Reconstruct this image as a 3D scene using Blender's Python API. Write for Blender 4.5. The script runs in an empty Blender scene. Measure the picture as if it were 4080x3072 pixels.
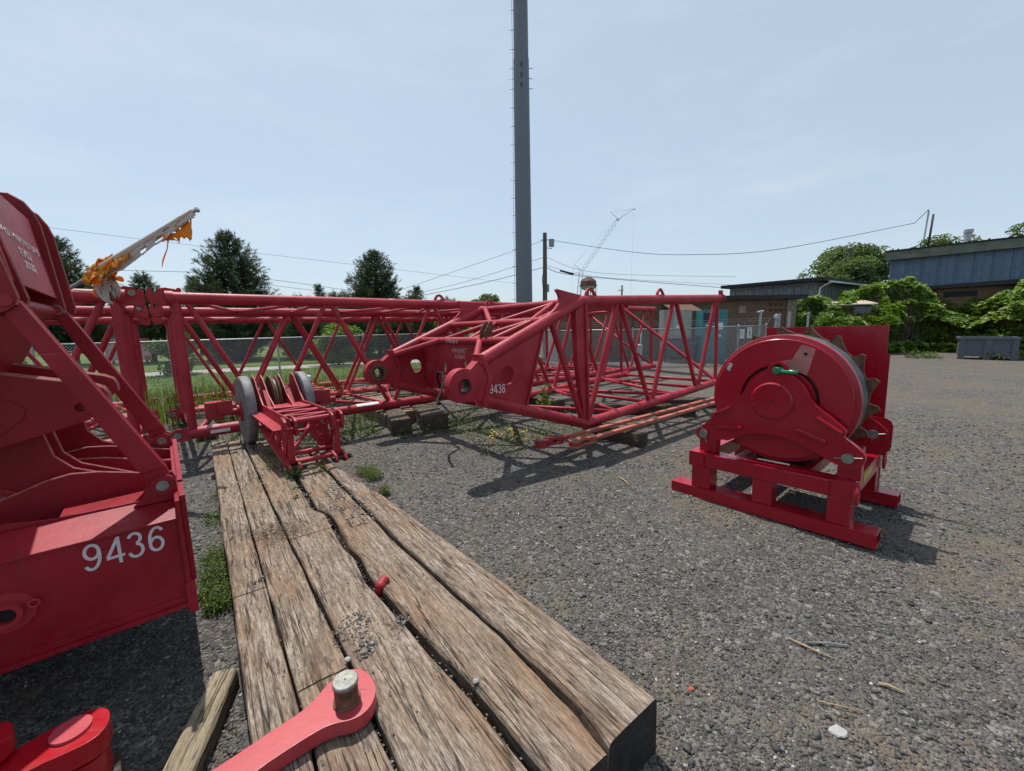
import bpy, bmesh, math, random
import numpy as np
from mathutils import Matrix, Vector, noise
from mathutils.geometry import tessellate_polygon

random.seed(11)
RNG = np.random.default_rng(5)
S = bpy.context.scene
COL = S.collection

# ------------------------------------------------------------------ camera
FPX, H0, SLOPE = 1620.0, 1290.0, 0.018
th = math.atan((1536 - H0) / FPX)
ph = math.atan(SLOPE)
fwd = Vector((0, math.cos(th), -math.sin(th)))
r0 = Vector((1, 0, 0))
u0 = Vector((0, math.sin(th), math.cos(th)))
rgt = r0 * math.cos(ph) - u0 * math.sin(ph)
upv = u0 * math.cos(ph) + r0 * math.sin(ph)
cd = bpy.data.cameras.new('camera')
cam = bpy.data.objects.new('camera', cd)
COL.objects.link(cam)
m = Matrix.Identity(4)
for i in range(3):
    m[i][0], m[i][1], m[i][2] = rgt[i], upv[i], -fwd[i]
m[2][3] = 2.0
cam.matrix_world = m
cd.sensor_fit = 'HORIZONTAL'
cd.sensor_width = 36.0
cd.lens = FPX / 4080.0 * 36.0
cd.clip_start = 0.05
cd.clip_end = 2000
S.camera = cam

# ------------------------------------------------------------------ light
SUN_EL = 66.5
SHX, SHY = 0.55, -0.835                    # way the shadows fall
w = bpy.data.worlds.new('World')
S.world = w
w.use_nodes = True
wn = w.node_tree.nodes
sky = wn.new('ShaderNodeTexSky')
sky.sky_type = 'NISHITA'
sky.sun_disc = False
sky.sun_elevation = math.radians(SUN_EL)
sky.sun_rotation = math.atan2(-SHX, -SHY)
sky.air_density = 1.0
sky.dust_density = 1.1
sky.ozone_density = 3.0
sky.altitude = 100
bg = wn['Background']
bg.inputs['Strength'].default_value = 0.140
hz_ = wn.new('ShaderNodeHueSaturation')      # summer haze: paler, less saturated air everywhere
hz_.inputs['Saturation'].default_value = 0.85
w.node_tree.links.new(sky.outputs[0], hz_.inputs['Color'])
veil = wn.new('ShaderNodeMix')
veil.data_type = 'RGBA'
veil.inputs[0].default_value = 0.60
veil.inputs[7].default_value = (4.35, 5.30, 6.05, 1)      # even pale haze over the whole sky
w.node_tree.links.new(hz_.outputs[0], veil.inputs[6])
tcw = wn.new('ShaderNodeTexCoord')
mpw = wn.new('ShaderNodeMapping')
mpw.inputs['Scale'].default_value = (1.6, 1.6, 6.5)
cln = wn.new('ShaderNodeTexNoise')
cln.inputs['Scale'].default_value = 1.7
cln.inputs['Detail'].default_value = 7
cln.inputs['Roughness'].default_value = 0.6
clr = wn.new('ShaderNodeMapRange')
clr.inputs[1].default_value = 0.46
clr.inputs[2].default_value = 0.80
clr.inputs[3].default_value = 0.0
clr.inputs[4].default_value = 0.30
cmx = wn.new('ShaderNodeMix')
cmx.data_type = 'RGBA'
cmx.inputs[7].default_value = (5.9, 6.3, 6.6, 1)        # thin cirrus
wl_ = w.node_tree.links
wl_.new(tcw.outputs['Generated'], mpw.inputs['Vector'])
wl_.new(mpw.outputs[0], cln.inputs['Vector'])
wl_.new(cln.outputs['Fac'], clr.inputs[0])
wl_.new(clr.outputs[0], cmx.inputs[0])
wl_.new(veil.outputs[2], cmx.inputs[6])
wl_.new(cmx.outputs[2], bg.inputs['Color'])
sl = bpy.data.lights.new('sun', 'SUN')
sl.energy = 5.0
sl.angle = math.radians(0.53)
sl.color = (1.0, 0.95, 0.87)
sun = bpy.data.objects.new('sun', sl)
COL.objects.link(sun)
ce = math.cos(math.radians(SUN_EL))
ldir = Vector((SHX * ce, SHY * ce, -math.sin(math.radians(SUN_EL)))).normalized()
sun.rotation_mode = 'QUATERNION'
sun.rotation_quaternion = (-ldir).to_track_quat('Z', 'Y')
sun.location = (-10, 20, 40)
S.view_settings.view_transform = 'Standard'
S.view_settings.look = 'None'
S.view_settings.exposure = 0.0
S.view_settings.gamma = 1.0

# ------------------------------------------------------------------ materials
def nmat(name):
    mt = bpy.data.materials.new(name)
    mt.use_nodes = True
    return mt, mt.node_tree.nodes, mt.node_tree.links, mt.node_tree.nodes['Principled BSDF']

def ramp(nd, stops):
    r = nd.new('ShaderNodeValToRGB')
    e = r.color_ramp.elements
    while len(e) < len(stops):
        e.new(0.5)
    for el, (p, c) in zip(e, stops):
        el.position = p
        el.color = (c[0], c[1], c[2], 1)
    return r

def mapped(nd, ln, scale, kind='Object'):
    if kind == 'World':
        g = nd.new('ShaderNodeNewGeometry')
        src = g.outputs['Position']
    else:
        tc = nd.new('ShaderNodeTexCoord')
        src = tc.outputs['Object']
    mp = nd.new('ShaderNodeMapping')
    mp.inputs['Scale'].default_value = scale if hasattr(scale, '__len__') else (scale,) * 3
    ln.new(src, mp.inputs['Vector'])
    return mp.outputs['Vector']

def noise_tex(nd, ln, vec, scale=1.0, detail=4, rough=0.55):
    n = nd.new('ShaderNodeTexNoise')
    n.inputs['Scale'].default_value = scale
    n.inputs['Detail'].default_value = detail
    n.inputs['Roughness'].default_value = rough
    ln.new(vec, n.inputs['Vector'])
    return n.outputs['Fac']

def mix(nd, ln, fac, a, b, mode='MIX'):
    mx = nd.new('ShaderNodeMix')
    mx.data_type = 'RGBA'
    mx.blend_type = mode
    def put(sock, v):
        if hasattr(v, 'is_linked'):
            ln.new(v, sock)
        elif hasattr(v, '__len__'):
            sock.default_value = (v[0], v[1], v[2], 1)
        else:
            sock.default_value = v
    put(mx.inputs[0], fac)
    put(mx.inputs[6], a)
    put(mx.inputs[7], b)
    return mx.outputs[2]

def mathn(nd, ln, op, a, b=None, c=None):
    mm = nd.new('ShaderNodeMath')
    mm.operation = op
    for i, v in enumerate((a, b, c)):
        if v is None:
            continue
        if hasattr(v, 'is_linked'):
            ln.new(v, mm.inputs[i])
        else:
            mm.inputs[i].default_value = v
    return mm.outputs[0]

def bump(nd, ln, h, strength, dist, bs):
    b = nd.new('ShaderNodeBump')
    b.inputs['Strength'].default_value = strength
    b.inputs['Distance'].default_value = dist
    ln.new(h, b.inputs['Height'])
    ln.new(b.outputs[0], bs.inputs['Normal'])

def paint(name, col, fade, rough=0.45, chip=0.70, chipcol=(0.55, 0.50, 0.42), dirt=0.25, spec=0.5, coat=0.0):
    """weathered enamel: uneven fading, grime streaks, chips to primer"""
    mt, nd, ln, bs = nmat(name)
    v = mapped(nd, ln, 1.0)
    big = noise_tex(nd, ln, v, 1.7, 5)
    fine = noise_tex(nd, ln, v, 22, 5)
    r1 = ramp(nd, [(0.34, (0, 0, 0)), (0.66, (1, 1, 1))])
    ln.new(big, r1.inputs[0])
    c = mix(nd, ln, r1.outputs[0], col, fade)
    stv = noise_tex(nd, ln, mapped(nd, ln, (7, 7, 0.9)), 1.0, 5, 0.65)      # run-off streaks
    rs = ramp(nd, [(0.55, (0, 0, 0)), (0.78, (1, 1, 1))])
    ln.new(stv, rs.inputs[0])
    c = mix(nd, ln, mathn(nd, ln, 'MULTIPLY', rs.outputs[0], min(0.55, dirt * 2.2)), c, tuple(x * 0.45 + 0.03 for x in col))
    scr = noise_tex(nd, ln, mapped(nd, ln, (1.5, 60, 60)), 1.0, 3, 0.5)       # fine scratches
    rq = ramp(nd, [(0.70, (0, 0, 0)), (0.74, (1, 1, 1))])
    ln.new(scr, rq.inputs[0])
    c = mix(nd, ln, mathn(nd, ln, 'MULTIPLY', rq.outputs[0], min(0.5, dirt * 1.6)), c, tuple(min(1, x * 0.8 + 0.16) for x in fade))
    r2 = ramp(nd, [(0.45, (0, 0, 0)), (0.85, (1, 1, 1))])
    ln.new(fine, r2.inputs[0])
    d = mathn(nd, ln, 'MULTIPLY', r2.outputs[0], dirt)
    c = mix(nd, ln, d, c, (0.09, 0.05, 0.04))
    if chip < 1:
        v2 = mapped(nd, ln, (3.2, 3.2, 5.0))
        ch = noise_tex(nd, ln, v2, 1.6, 8, 0.62)
        r3 = ramp(nd, [(chip, (0, 0, 0)), (chip + 0.015, (1, 1, 1))])
        ln.new(ch, r3.inputs[0])
        c = mix(nd, ln, r3.outputs[0], c, mix(nd, ln, fine, (0.10, 0.05, 0.03), chipcol))
    ln.new(c, bs.inputs['Base Color'])
    rr = mathn(nd, ln, 'MULTIPLY_ADD', fine, 0.25, rough - 0.12)
    ln.new(rr, bs.inputs['Roughness'])
    bs.inputs['Specular IOR Level'].default_value = spec
    bs.inputs['Coat Weight'].default_value = coat
    bs.inputs['Coat Roughness'].default_value = 0.12
    bump(nd, ln, fine, 0.08, 0.01, bs)
    return mt

def plain(name, col, rough=0.6, metal=0.0, var=0.25, scale=8.0, bmp=0.1, spec=0.5, col2=None):
    mt, nd, ln, bs = nmat(name)
    v = mapped(nd, ln, 1.0)
    n = noise_tex(nd, ln, v, scale, 6)
    c2 = col2 or tuple(x * (1 - var) for x in col)
    c1 = tuple(min(1, x * (1 + var * 0.5)) for x in col)
    r = ramp(nd, [(0.35, c2), (0.68, c1)])
    ln.new(n, r.inputs[0])
    ln.new(r.outputs[0], bs.inputs['Base Color'])
    bs.inputs['Roughness'].default_value = rough
    bs.inputs['Metallic'].default_value = metal
    bs.inputs['Specular IOR Level'].default_value = spec
    if bmp:
        bump(nd, ln, n, bmp, 0.02, bs)
    return mt

RED = paint('boom_red_paint', (0.29, 0.007, 0.021), (0.41, 0.033, 0.050), 0.5, 0.695, dirt=0.20, spec=0.32)
RED_OLD = paint('old_red_paint', (0.29, 0.009, 0.019), (0.38, 0.036, 0.045), 0.52, 0.67, dirt=0.30, spec=0.3)
RED_STRUT = paint('strut_red_paint', (0.21, 0.0025, 0.011), (0.31, 0.012, 0.026), 0.46, 0.74, dirt=0.20, spec=0.32)
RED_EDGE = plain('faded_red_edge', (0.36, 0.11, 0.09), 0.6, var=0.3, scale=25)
RED_NEW = paint('fresh_red_enamel', (0.30, 0.0015, 0.014), (0.33, 0.003, 0.018), 0.35, 1.0, dirt=0.03, coat=0.5, spec=0.3)
RED_LINK = paint('link_red_paint', (0.36, 0.018, 0.030), (0.42, 0.045, 0.055), 0.42, 0.70, (0.10, 0.06, 0.05), dirt=0.15)
RED_BRIGHT = paint('bright_red_paint', (0.33, 0.0015, 0.008), (0.36, 0.004, 0.012), 0.30, 0.74, (0.3, 0.22, 0.15), dirt=0.12)
ORANGE_BAR = paint('sun_bleached_bar_paint', (0.36, 0.085, 0.05), (0.40, 0.12, 0.075), 0.5, 0.70, dirt=0.25)
DUSTY = plain('dusty_pink_primer', (0.42, 0.16, 0.15), 0.6, var=0.25, scale=9)
STEEL = plain('pin_steel', (0.24, 0.245, 0.22), 0.45, 0.45, 0.35, 30, 0.05)
STEEL_DULL = plain('dull_galvanised_steel', (0.42, 0.44, 0.46), 0.5, 0.55, 0.3, 14, 0.05)
BLACK_STEEL = plain('black_greased_steel', (0.018, 0.017, 0.017), 0.45, 0.3, 0.4, 18)
RUST = plain('rusty_steel', (0.16, 0.075, 0.045), 0.75, 0.2, 0.5, 22, 0.3)
GREY_WHEEL = plain('grey_painted_wheel', (0.15, 0.165, 0.18), 0.62, 0.0, 0.35, 12, 0.25, col2=(0.11, 0.10, 0.092))
ROPE_GREY = plain('dark_wire_rope', (0.09, 0.092, 0.095), 0.6, 0.2, 0.35, 60, 0.5)
WHITE = plain('white_marking', (0.70, 0.70, 0.70), 0.5, 0, 0.1, 20, 0)
SILVER = plain('silver_lettering', (0.52, 0.53, 0.56), 0.4, 0.1, 0.08, 20, 0)
LETTER_FADED = plain('faded_white_stencil', (0.66, 0.58, 0.57), 0.6, 0, 0.4, 40, 0)
GREEN_SHACKLE = plain('green_enamel', (0.01, 0.22, 0.10), 0.25, 0.0, 0.3, 20, 0)
YELLOW_LABEL = plain('yellow_label', (0.45, 0.36, 0.06), 0.5, 0, 0.3, 60, 0)
GALV_POLE = plain('galvanised_pole', (0.145, 0.165, 0.19), 0.6, 0.1, 0.2, 14, 0.02, col2=(0.12, 0.138, 0.162))
POLE_WOOD = plain('creosote_pole', (0.13, 0.11, 0.095), 0.85, 0, 0.4, 12)
WIRE = plain('black_wire', (0.03, 0.03, 0.035), 0.6, 0, 0.1, 5, 0)
TEAL = plain('teal_enclosure', (0.028, 0.17, 0.19), 0.5, 0, 0.2, 6, 0)
CAB_GREY = plain('grey_enclosure', (0.26, 0.27, 0.25), 0.5, 0.1, 0.2, 6, 0)
DARK = plain('dark_opening', (0.012, 0.012, 0.014), 0.8, 0, 0.2, 6, 0)
ROOF_BLACK = plain('tarred_roof', (0.025, 0.026, 0.03), 0.8, 0, 0.4, 9, 0.2)
BLUE_METAL = plain('blue_siding', (0.10, 0.155, 0.225), 0.5, 0.05, 0.18, 2.5, 0.02)
FASCIA = plain('green_grey_fascia', (0.13, 0.15, 0.11), 0.6, 0, 0.3, 2, 0.05)
GREY_BOARD = plain('weathered_grey_board', (0.21, 0.215, 0.22), 0.85, 0, 0.45, 7, 0.3)
BIN_GREY = plain('grey_plastic_bin', (0.085, 0.095, 0.11), 0.5, 0, 0.15, 6, 0.03)
PATH = plain('pale_path_gravel', (0.36, 0.34, 0.32), 0.95, 0, 0.25, 40, 0.2)
RUST_TANK = plain('rusty_tank', (0.14, 0.065, 0.05), 0.8, 0, 0.45, 0.6, 0)
TANK_PALE = plain('pale_tank_belly', (0.26, 0.28, 0.29), 0.7, 0, 0.25, 0.6, 0)
CRANE_PALE = plain('hazed_crane_steel', (0.50, 0.52, 0.56), 0.6, 0, 0.1, 3, 0)  # lighter steel, with the distance haze put into its colour
SIGN_PINK = plain('faded_red_sign', (0.52, 0.30, 0.32), 0.6, 0, 0.2, 2, 0)
BLUE_FAR = plain('far_blue_shed', (0.19, 0.26, 0.29), 0.6, 0, 0.15, 1, 0)
GLASS = plain('window_pane', (0.10, 0.12, 0.14), 0.15, 0, 0.1, 3, 0)
WHITE_FRAME = plain('white_frame', (0.6, 0.62, 0.62), 0.6, 0, 0.15, 10, 0)
BEIGE = plain('beige_roof_sheet', (0.50, 0.41, 0.32), 0.7, 0, 0.2, 3, 0)
RUBBER = plain('black_rubber', (0.012, 0.012, 0.013), 0.75, 0, 0.3, 10, 0, 0.2)
MORTAR_BIT = plain('pale_stone', (0.36, 0.355, 0.345), 0.9, 0, 0.15, 14, 0.2)
STICK = plain('dry_stick', (0.38, 0.28, 0.17), 0.9, 0, 0.3, 30, 0.1)
BARK = plain('bark', (0.075, 0.055, 0.042), 0.95, 0, 0.4, 18, 0.4)

def block_wall_mat():
    mt, nd, ln, bs = nmat('rough_brown_block')
    v = mapped(nd, ln, 1.0, 'World')
    a = noise_tex(nd, ln, v, 22, 6, 0.7)
    b = noise_tex(nd, ln, v, 1.3, 3)
    r = ramp(nd, [(0.36, (0.045, 0.028, 0.018)), (0.5, (0.16, 0.098, 0.055)), (0.66, (0.30, 0.20, 0.12))])
    ln.new(a, r.inputs[0])
    c = mix(nd, ln, mathn(nd, ln, 'MULTIPLY', b, 0.5), r.outputs[0], (0.11, 0.075, 0.05))
    ln.new(c, bs.inputs['Base Color'])
    bs.inputs['Roughness'].default_value = 0.95
    bump(nd, ln, a, 0.9, 0.05, bs)
    return mt
BLOCK = block_wall_mat()

def wood_mat(name, c_dark, c_mid, c_lite, warm, axis=0):
    mt, nd, ln, bs = nmat(name)
    def sc(along, across):
        s = [across] * 3
        s[axis] = along
        return s
    g1 = noise_tex(nd, ln, mapped(nd, ln, sc(4.5, 58)), 1.0, 7, 0.7)
    g2 = noise_tex(nd, ln, mapped(nd, ln, sc(24, 190)), 1.0, 4, 0.65)
    big = noise_tex(nd, ln, mapped(nd, ln, sc(1.3, 5)), 1.0, 4, 0.6)
    patch = noise_tex(nd, ln, mapped(nd, ln, sc(3.5, 11)), 1.0, 5, 0.65)
    crk = noise_tex(nd, ln, mapped(nd, ln, sc(0.75, 17)), 1.0, 3, 0.5)
    r = ramp(nd, [(0.30, c_dark), (0.47, c_mid), (0.66, c_lite)])
    ln.new(mix(nd, ln, 0.45, g1, g2), r.inputs[0])
    rb = ramp(nd, [(0.38, (0, 0, 0)), (0.66, (1, 1, 1))])
    ln.new(big, rb.inputs[0])
    c = mix(nd, ln, mathn(nd, ln, 'MULTIPLY', rb.outputs[0], 0.55), r.outputs[0], warm)
    rp = ramp(nd, [(0.53, (0, 0, 0)), (0.68, (1, 1, 1))])
    ln.new(patch, rp.inputs[0])
    c = mix(nd, ln, mathn(nd, ln, 'MULTIPLY', rp.outputs[0], 0.6), c, (0.075, 0.058, 0.045))
    fl_ = noise_tex(nd, ln, mapped(nd, ln, sc(11, 75)), 1.0, 3, 0.6)
    rf = ramp(nd, [(0.56, (0, 0, 0)), (0.66, (1, 1, 1))])
    ln.new(fl_, rf.inputs[0])
    c = mix(nd, ln, mathn(nd, ln, 'MULTIPLY', rf.outputs[0], 0.7), c, (0.04, 0.033, 0.028))
    # drying checks: thin dark lines where the stretched noise crosses its middle
    dv = mathn(nd, ln, 'ABSOLUTE', mathn(nd, ln, 'SUBTRACT', crk, 0.5))
    rc = ramp(nd, [(0.0, (1, 1, 1)), (0.020, (0, 0, 0))])
    ln.new(dv, rc.inputs[0])
    gate = noise_tex(nd, ln, mapped(nd, ln, sc(1.1, 6)), 1.0, 2)
    rg = ramp(nd, [(0.42, (0, 0, 0)), (0.50, (1, 1, 1))])
    ln.new(gate, rg.inputs[0])
    cm = mathn(nd, ln, 'MULTIPLY', rc.outputs[0], rg.outputs[0])
    c = mix(nd, ln, mathn(nd, ln, 'MULTIPLY', cm, 0.85), c, (0.018, 0.014, 0.011))
    ln.new(c, bs.inputs['Base Color'])
    bs.inputs['Roughness'].default_value = 0.88
    bs.inputs['Specular IOR Level'].default_value = 0.25
    h = mathn(nd, ln, 'SUBTRACT', mix(nd, ln, 0.4, g1, g2), mathn(nd, ln, 'MULTIPLY', cm, 0.8))
    bump(nd, ln, h, 0.75, 0.012, bs)
    return mt
WOOD = wood_mat('weathered_oak', (0.034, 0.026, 0.020), (0.165, 0.128, 0.098), (0.46, 0.395, 0.33), (0.205, 0.105, 0.048))
WOOD_PALE = wood_mat('pale_softwood', (0.08, 0.066, 0.045), (0.24, 0.20, 0.14), (0.42, 0.36, 0.26), (0.20, 0.15, 0.09))
WOOD_DARK = wood_mat('old_dark_timber', (0.015, 0.012, 0.010), (0.06, 0.047, 0.037), (0.22, 0.18, 0.135), (0.05, 0.03, 0.02))

def attr_mat(name, stops, rough=0.7, trans=0.0, spec=0.3):
    """colour looked up from each piece's own random value"""
    mt, nd, ln, bs = nmat(name)
    at = nd.new('ShaderNodeAttribute')
    at.attribute_name = 'Col'
    r = ramp(nd, stops)
    ln.new(at.outputs['Fac'], r.inputs[0])
    ln.new(r.outputs[0], bs.inputs['Base Color'])
    bs.inputs['Roughness'].default_value = rough
    bs.inputs['Specular IOR Level'].default_value = spec
    if trans:
        tr = nd.new('ShaderNodeBsdfTranslucent')
        ln.new(mix(nd, ln, 0.5, r.outputs[0], (0.20, 0.30, 0.02)), tr.inputs['Color'])
        ms = nd.new('ShaderNodeMixShader')
        ms.inputs[0].default_value = trans
        ln.new(bs.outputs[0], ms.inputs[1])
        ln.new(tr.outputs[0], ms.inputs[2])
        ln.new(ms.outputs[0], nd['Material Output'].inputs['Surface'])
    return mt
STONE = attr_mat('gravel_stones', [(0.0, (0.035, 0.034, 0.035)), (0.35, (0.085, 0.082, 0.08)), (0.60, (0.145, 0.14, 0.135)), (0.74, (0.165, 0.13, 0.095)), (0.90, (0.24, 0.232, 0.22)), (1.0, (0.46, 0.45, 0.43))], 0.85)
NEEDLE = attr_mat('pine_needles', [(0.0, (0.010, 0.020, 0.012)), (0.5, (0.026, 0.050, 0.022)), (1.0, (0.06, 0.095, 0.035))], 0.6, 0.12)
LEAF_FAR = attr_mat('hazy_leaves', [(0.0, (0.05, 0.085, 0.035)), (0.5, (0.10, 0.155, 0.055)), (1.0, (0.17, 0.23, 0.08))], 0.6, 0.35)  # distance haze put into the leaf colour: paler greens
LEAF = attr_mat('broad_leaves', [(0.0, (0.022, 0.045, 0.012)), (0.5, (0.055, 0.105, 0.022)), (1.0, (0.11, 0.17, 0.035))], 0.5, 0.3)
VINE = attr_mat('knotweed_leaves', [(0.0, (0.055, 0.11, 0.016)), (0.5, (0.145, 0.24, 0.035)), (1.0, (0.24, 0.33, 0.05))], 0.42, 0.42)
BLADE = attr_mat('grass_blades', [(0.0, (0.05, 0.095, 0.012)), (0.5, (0.10, 0.18, 0.022)), (0.85, (0.17, 0.23, 0.04)), (1.0, (0.30, 0.24, 0.11))], 0.6, 0.35)
WEED = attr_mat('weed_leaves', [(0.0, (0.03, 0.06, 0.014)), (0.6, (0.085, 0.14, 0.028)), (1.0, (0.17, 0.21, 0.055))], 0.6, 0.3)
PETAL = plain('yellow_petals', (0.75, 0.48, 0.02), 0.6, 0, 0.1, 3, 0)

def gravel_ground():
    mt, nd, ln, bs = nmat('gravel_ground')
    v = mapped(nd, ln, 1.0, 'World')
    vo = nd.new('ShaderNodeTexVoronoi')
    vo.inputs['Scale'].default_value = 62
    ln.new(v, vo.inputs['Vector'])
    vo2 = nd.new('ShaderNodeTexVoronoi')
    vo2.inputs['Scale'].default_value = 27
    ln.new(v, vo2.inputs['Vector'])
    sep = nd.new('ShaderNodeSeparateColor')
    ln.new(vo.outputs['Color'], sep.inputs[0])
    sep2 = nd.new('ShaderNodeSeparateColor')
    ln.new(vo2.outputs['Color'], sep2.inputs[0])
    pal = [(0.0, (0.03, 0.029, 0.029)), (0.4, (0.075, 0.071, 0.068)), (0.7, (0.145, 0.136, 0.127)), (0.9, (0.205, 0.19, 0.172)), (1.0, (0.38, 0.36, 0.34))]
    r = ramp(nd, pal)
    ln.new(sep.outputs[0], r.inputs[0])
    r2 = ramp(nd, pal)
    ln.new(sep2.outputs[1], r2.inputs[0])
    g = mathn(nd, ln, 'GREATER_THAN', sep2.outputs[0], 0.62)
    c = mix(nd, ln, g, r.outputs[0], r2.outputs[0])
    n1 = noise_tex(nd, ln, v, 0.55, 5, 0.6)
    n2 = noise_tex(nd, ln, v, 3.2, 6, 0.65)
    nn = mathn(nd, ln, 'MULTIPLY', n1, n2)
    rd = ramp(nd, [(0.25, (0, 0, 0)), (0.36, (1, 1, 1))])
    ln.new(nn, rd.inputs[0])
    # drag marks left by vehicles: stretched bands of packed fines
    tk = nd.new('ShaderNodeMapping')
    tk.inputs['Rotation'].default_value = (0, 0, math.radians(28))
    tk.inputs['Scale'].default_value = (0.18, 1.9, 1)
    ln.new(v, tk.inputs['Vector'])
    tn = noise_tex(nd, ln, tk.outputs['Vector'], 1.0, 4, 0.6)
    rt = ramp(nd, [(0.46, (0, 0, 0)), (0.66, (1, 1, 1))])
    ln.new(tn, rt.inputs[0])
    c = mix(nd, ln, mathn(nd, ln, 'MULTIPLY', rt.outputs[0], 0.45), c, (0.125, 0.105, 0.085))
    # the right side of the yard is sandier
    sx = nd.new('ShaderNodeSeparateXYZ')
    ln.new(v, sx.inputs[0])
    side = mathn(nd, ln, 'MULTIPLY', mathn(nd, ln, 'MINIMUM', mathn(nd, ln, 'MAXIMUM', sx.outputs[0], 0.0), 8.0), 0.006)
    nn2 = mathn(nd, ln, 'ADD', nn, side)
    ln.new(nn2, rd.inputs[0])
    c = mix(nd, ln, mathn(nd, ln, 'MULTIPLY', rd.outputs[0], 0.72), c, (0.19, 0.145, 0.10))
    n3 = noise_tex(nd, ln, v, 130, 3)
    c = mix(nd, ln, 0.35, c, mix(nd, ln, n3, (0.028, 0.027, 0.027), (0.19, 0.18, 0.17)))
    ln.new(c, bs.inputs['Base Color'])
    bs.inputs['Roughness'].default_value = 0.92
    bs.inputs['Specular IOR Level'].default_value = 0.3
    hh = mathn(nd, ln, 'ADD', mathn(nd, ln, 'MULTIPLY', vo.outputs['Distance'], -1.0), mathn(nd, ln, 'MULTIPLY', vo2.outputs['Distance'], -0.7))
    bump(nd, ln, hh, 1.0, 0.02, bs)
    return mt
GRAVEL = gravel_ground()

def lawn_mat():
    mt, nd, ln, bs = nmat('lawn')
    v = mapped(nd, ln, 1.0, 'World')
    a = noise_tex(nd, ln, v, 26, 5, 0.7)
    b = noise_tex(nd, ln, v, 0.8, 4)
    r = ramp(nd, [(0.3, (0.06, 0.11, 0.012)), (0.6, (0.125, 0.20, 0.022)), (0.8, (0.19, 0.24, 0.04))])
    ln.new(mix(nd, ln, 0.4, a, b), r.inputs[0])
    ln.new(r.outputs[0], bs.inputs['Base Color'])
    bs.inputs['Roughness'].default_value = 0.9
    bump(nd, ln, a, 1.0, 0.08, bs)
    return mt
LAWN = lawn_mat()

# ------------------------------------------------------------------ builders
def rot3(yaw, pitch=0.0, roll=0.0):
    cy, sy, cp, sp, c, s = math.cos(yaw), math.sin(yaw), math.cos(pitch), math.sin(pitch), math.cos(roll), math.sin(roll)
    return Matrix(((cy, -sy, 0), (sy, cy, 0), (0, 0, 1))) @ Matrix(((cp, 0, -sp), (0, 1, 0), (sp, 0, cp))) @ Matrix(((1, 0, 0), (0, c, -s), (0, s, c)))

def thing(name, label, cat, loc=(0, 0, 0), rot=None, group=None):
    o = bpy.data.objects.new(name, None)
    o.empty_display_size = 0.2
    COL.objects.link(o)
    mm = (rot or Matrix.Identity(3)).to_4x4()
    mm.translation = Vector(loc)
    o.matrix_world = mm
    o['label'] = label
    o['category'] = cat
    if group:
        o['group'] = group
    return o

def tag(o, label=None, cat=None, group=None, kind=None):
    if label: o['label'] = label
    if cat: o['category'] = cat
    if group: o['group'] = group
    if kind: o['kind'] = kind
    return o

def link(name, me, mat, parent=None):
    o = bpy.data.objects.new(name, me)
    COL.objects.link(o)
    if parent is not None:
        o.parent = parent
    if mat is not None:
        me.materials.clear()
        me.materials.append(mat)
    return o

def circ(cx, cy, r, n=24, a0=0.0, a1=2 * math.pi):
    full = abs(a1 - a0 - 2 * math.pi) < 1e-6
    k = n if full else n + 1
    return [(cx + r * math.cos(a0 + (a1 - a0) * i / n), cy + r * math.sin(a0 + (a1 - a0) * i / n)) for i in range(k)]

def soften(pts, n=2):
    for _ in range(n):
        out = []
        for i in range(len(pts)):
            a, b = pts[i], pts[(i + 1) % len(pts)]
            out += [(a[0] * .75 + b[0] * .25, a[1] * .75 + b[1] * .25), (a[0] * .25 + b[0] * .75, a[1] * .25 + b[1] * .75)]
        pts = out
    return pts

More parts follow.
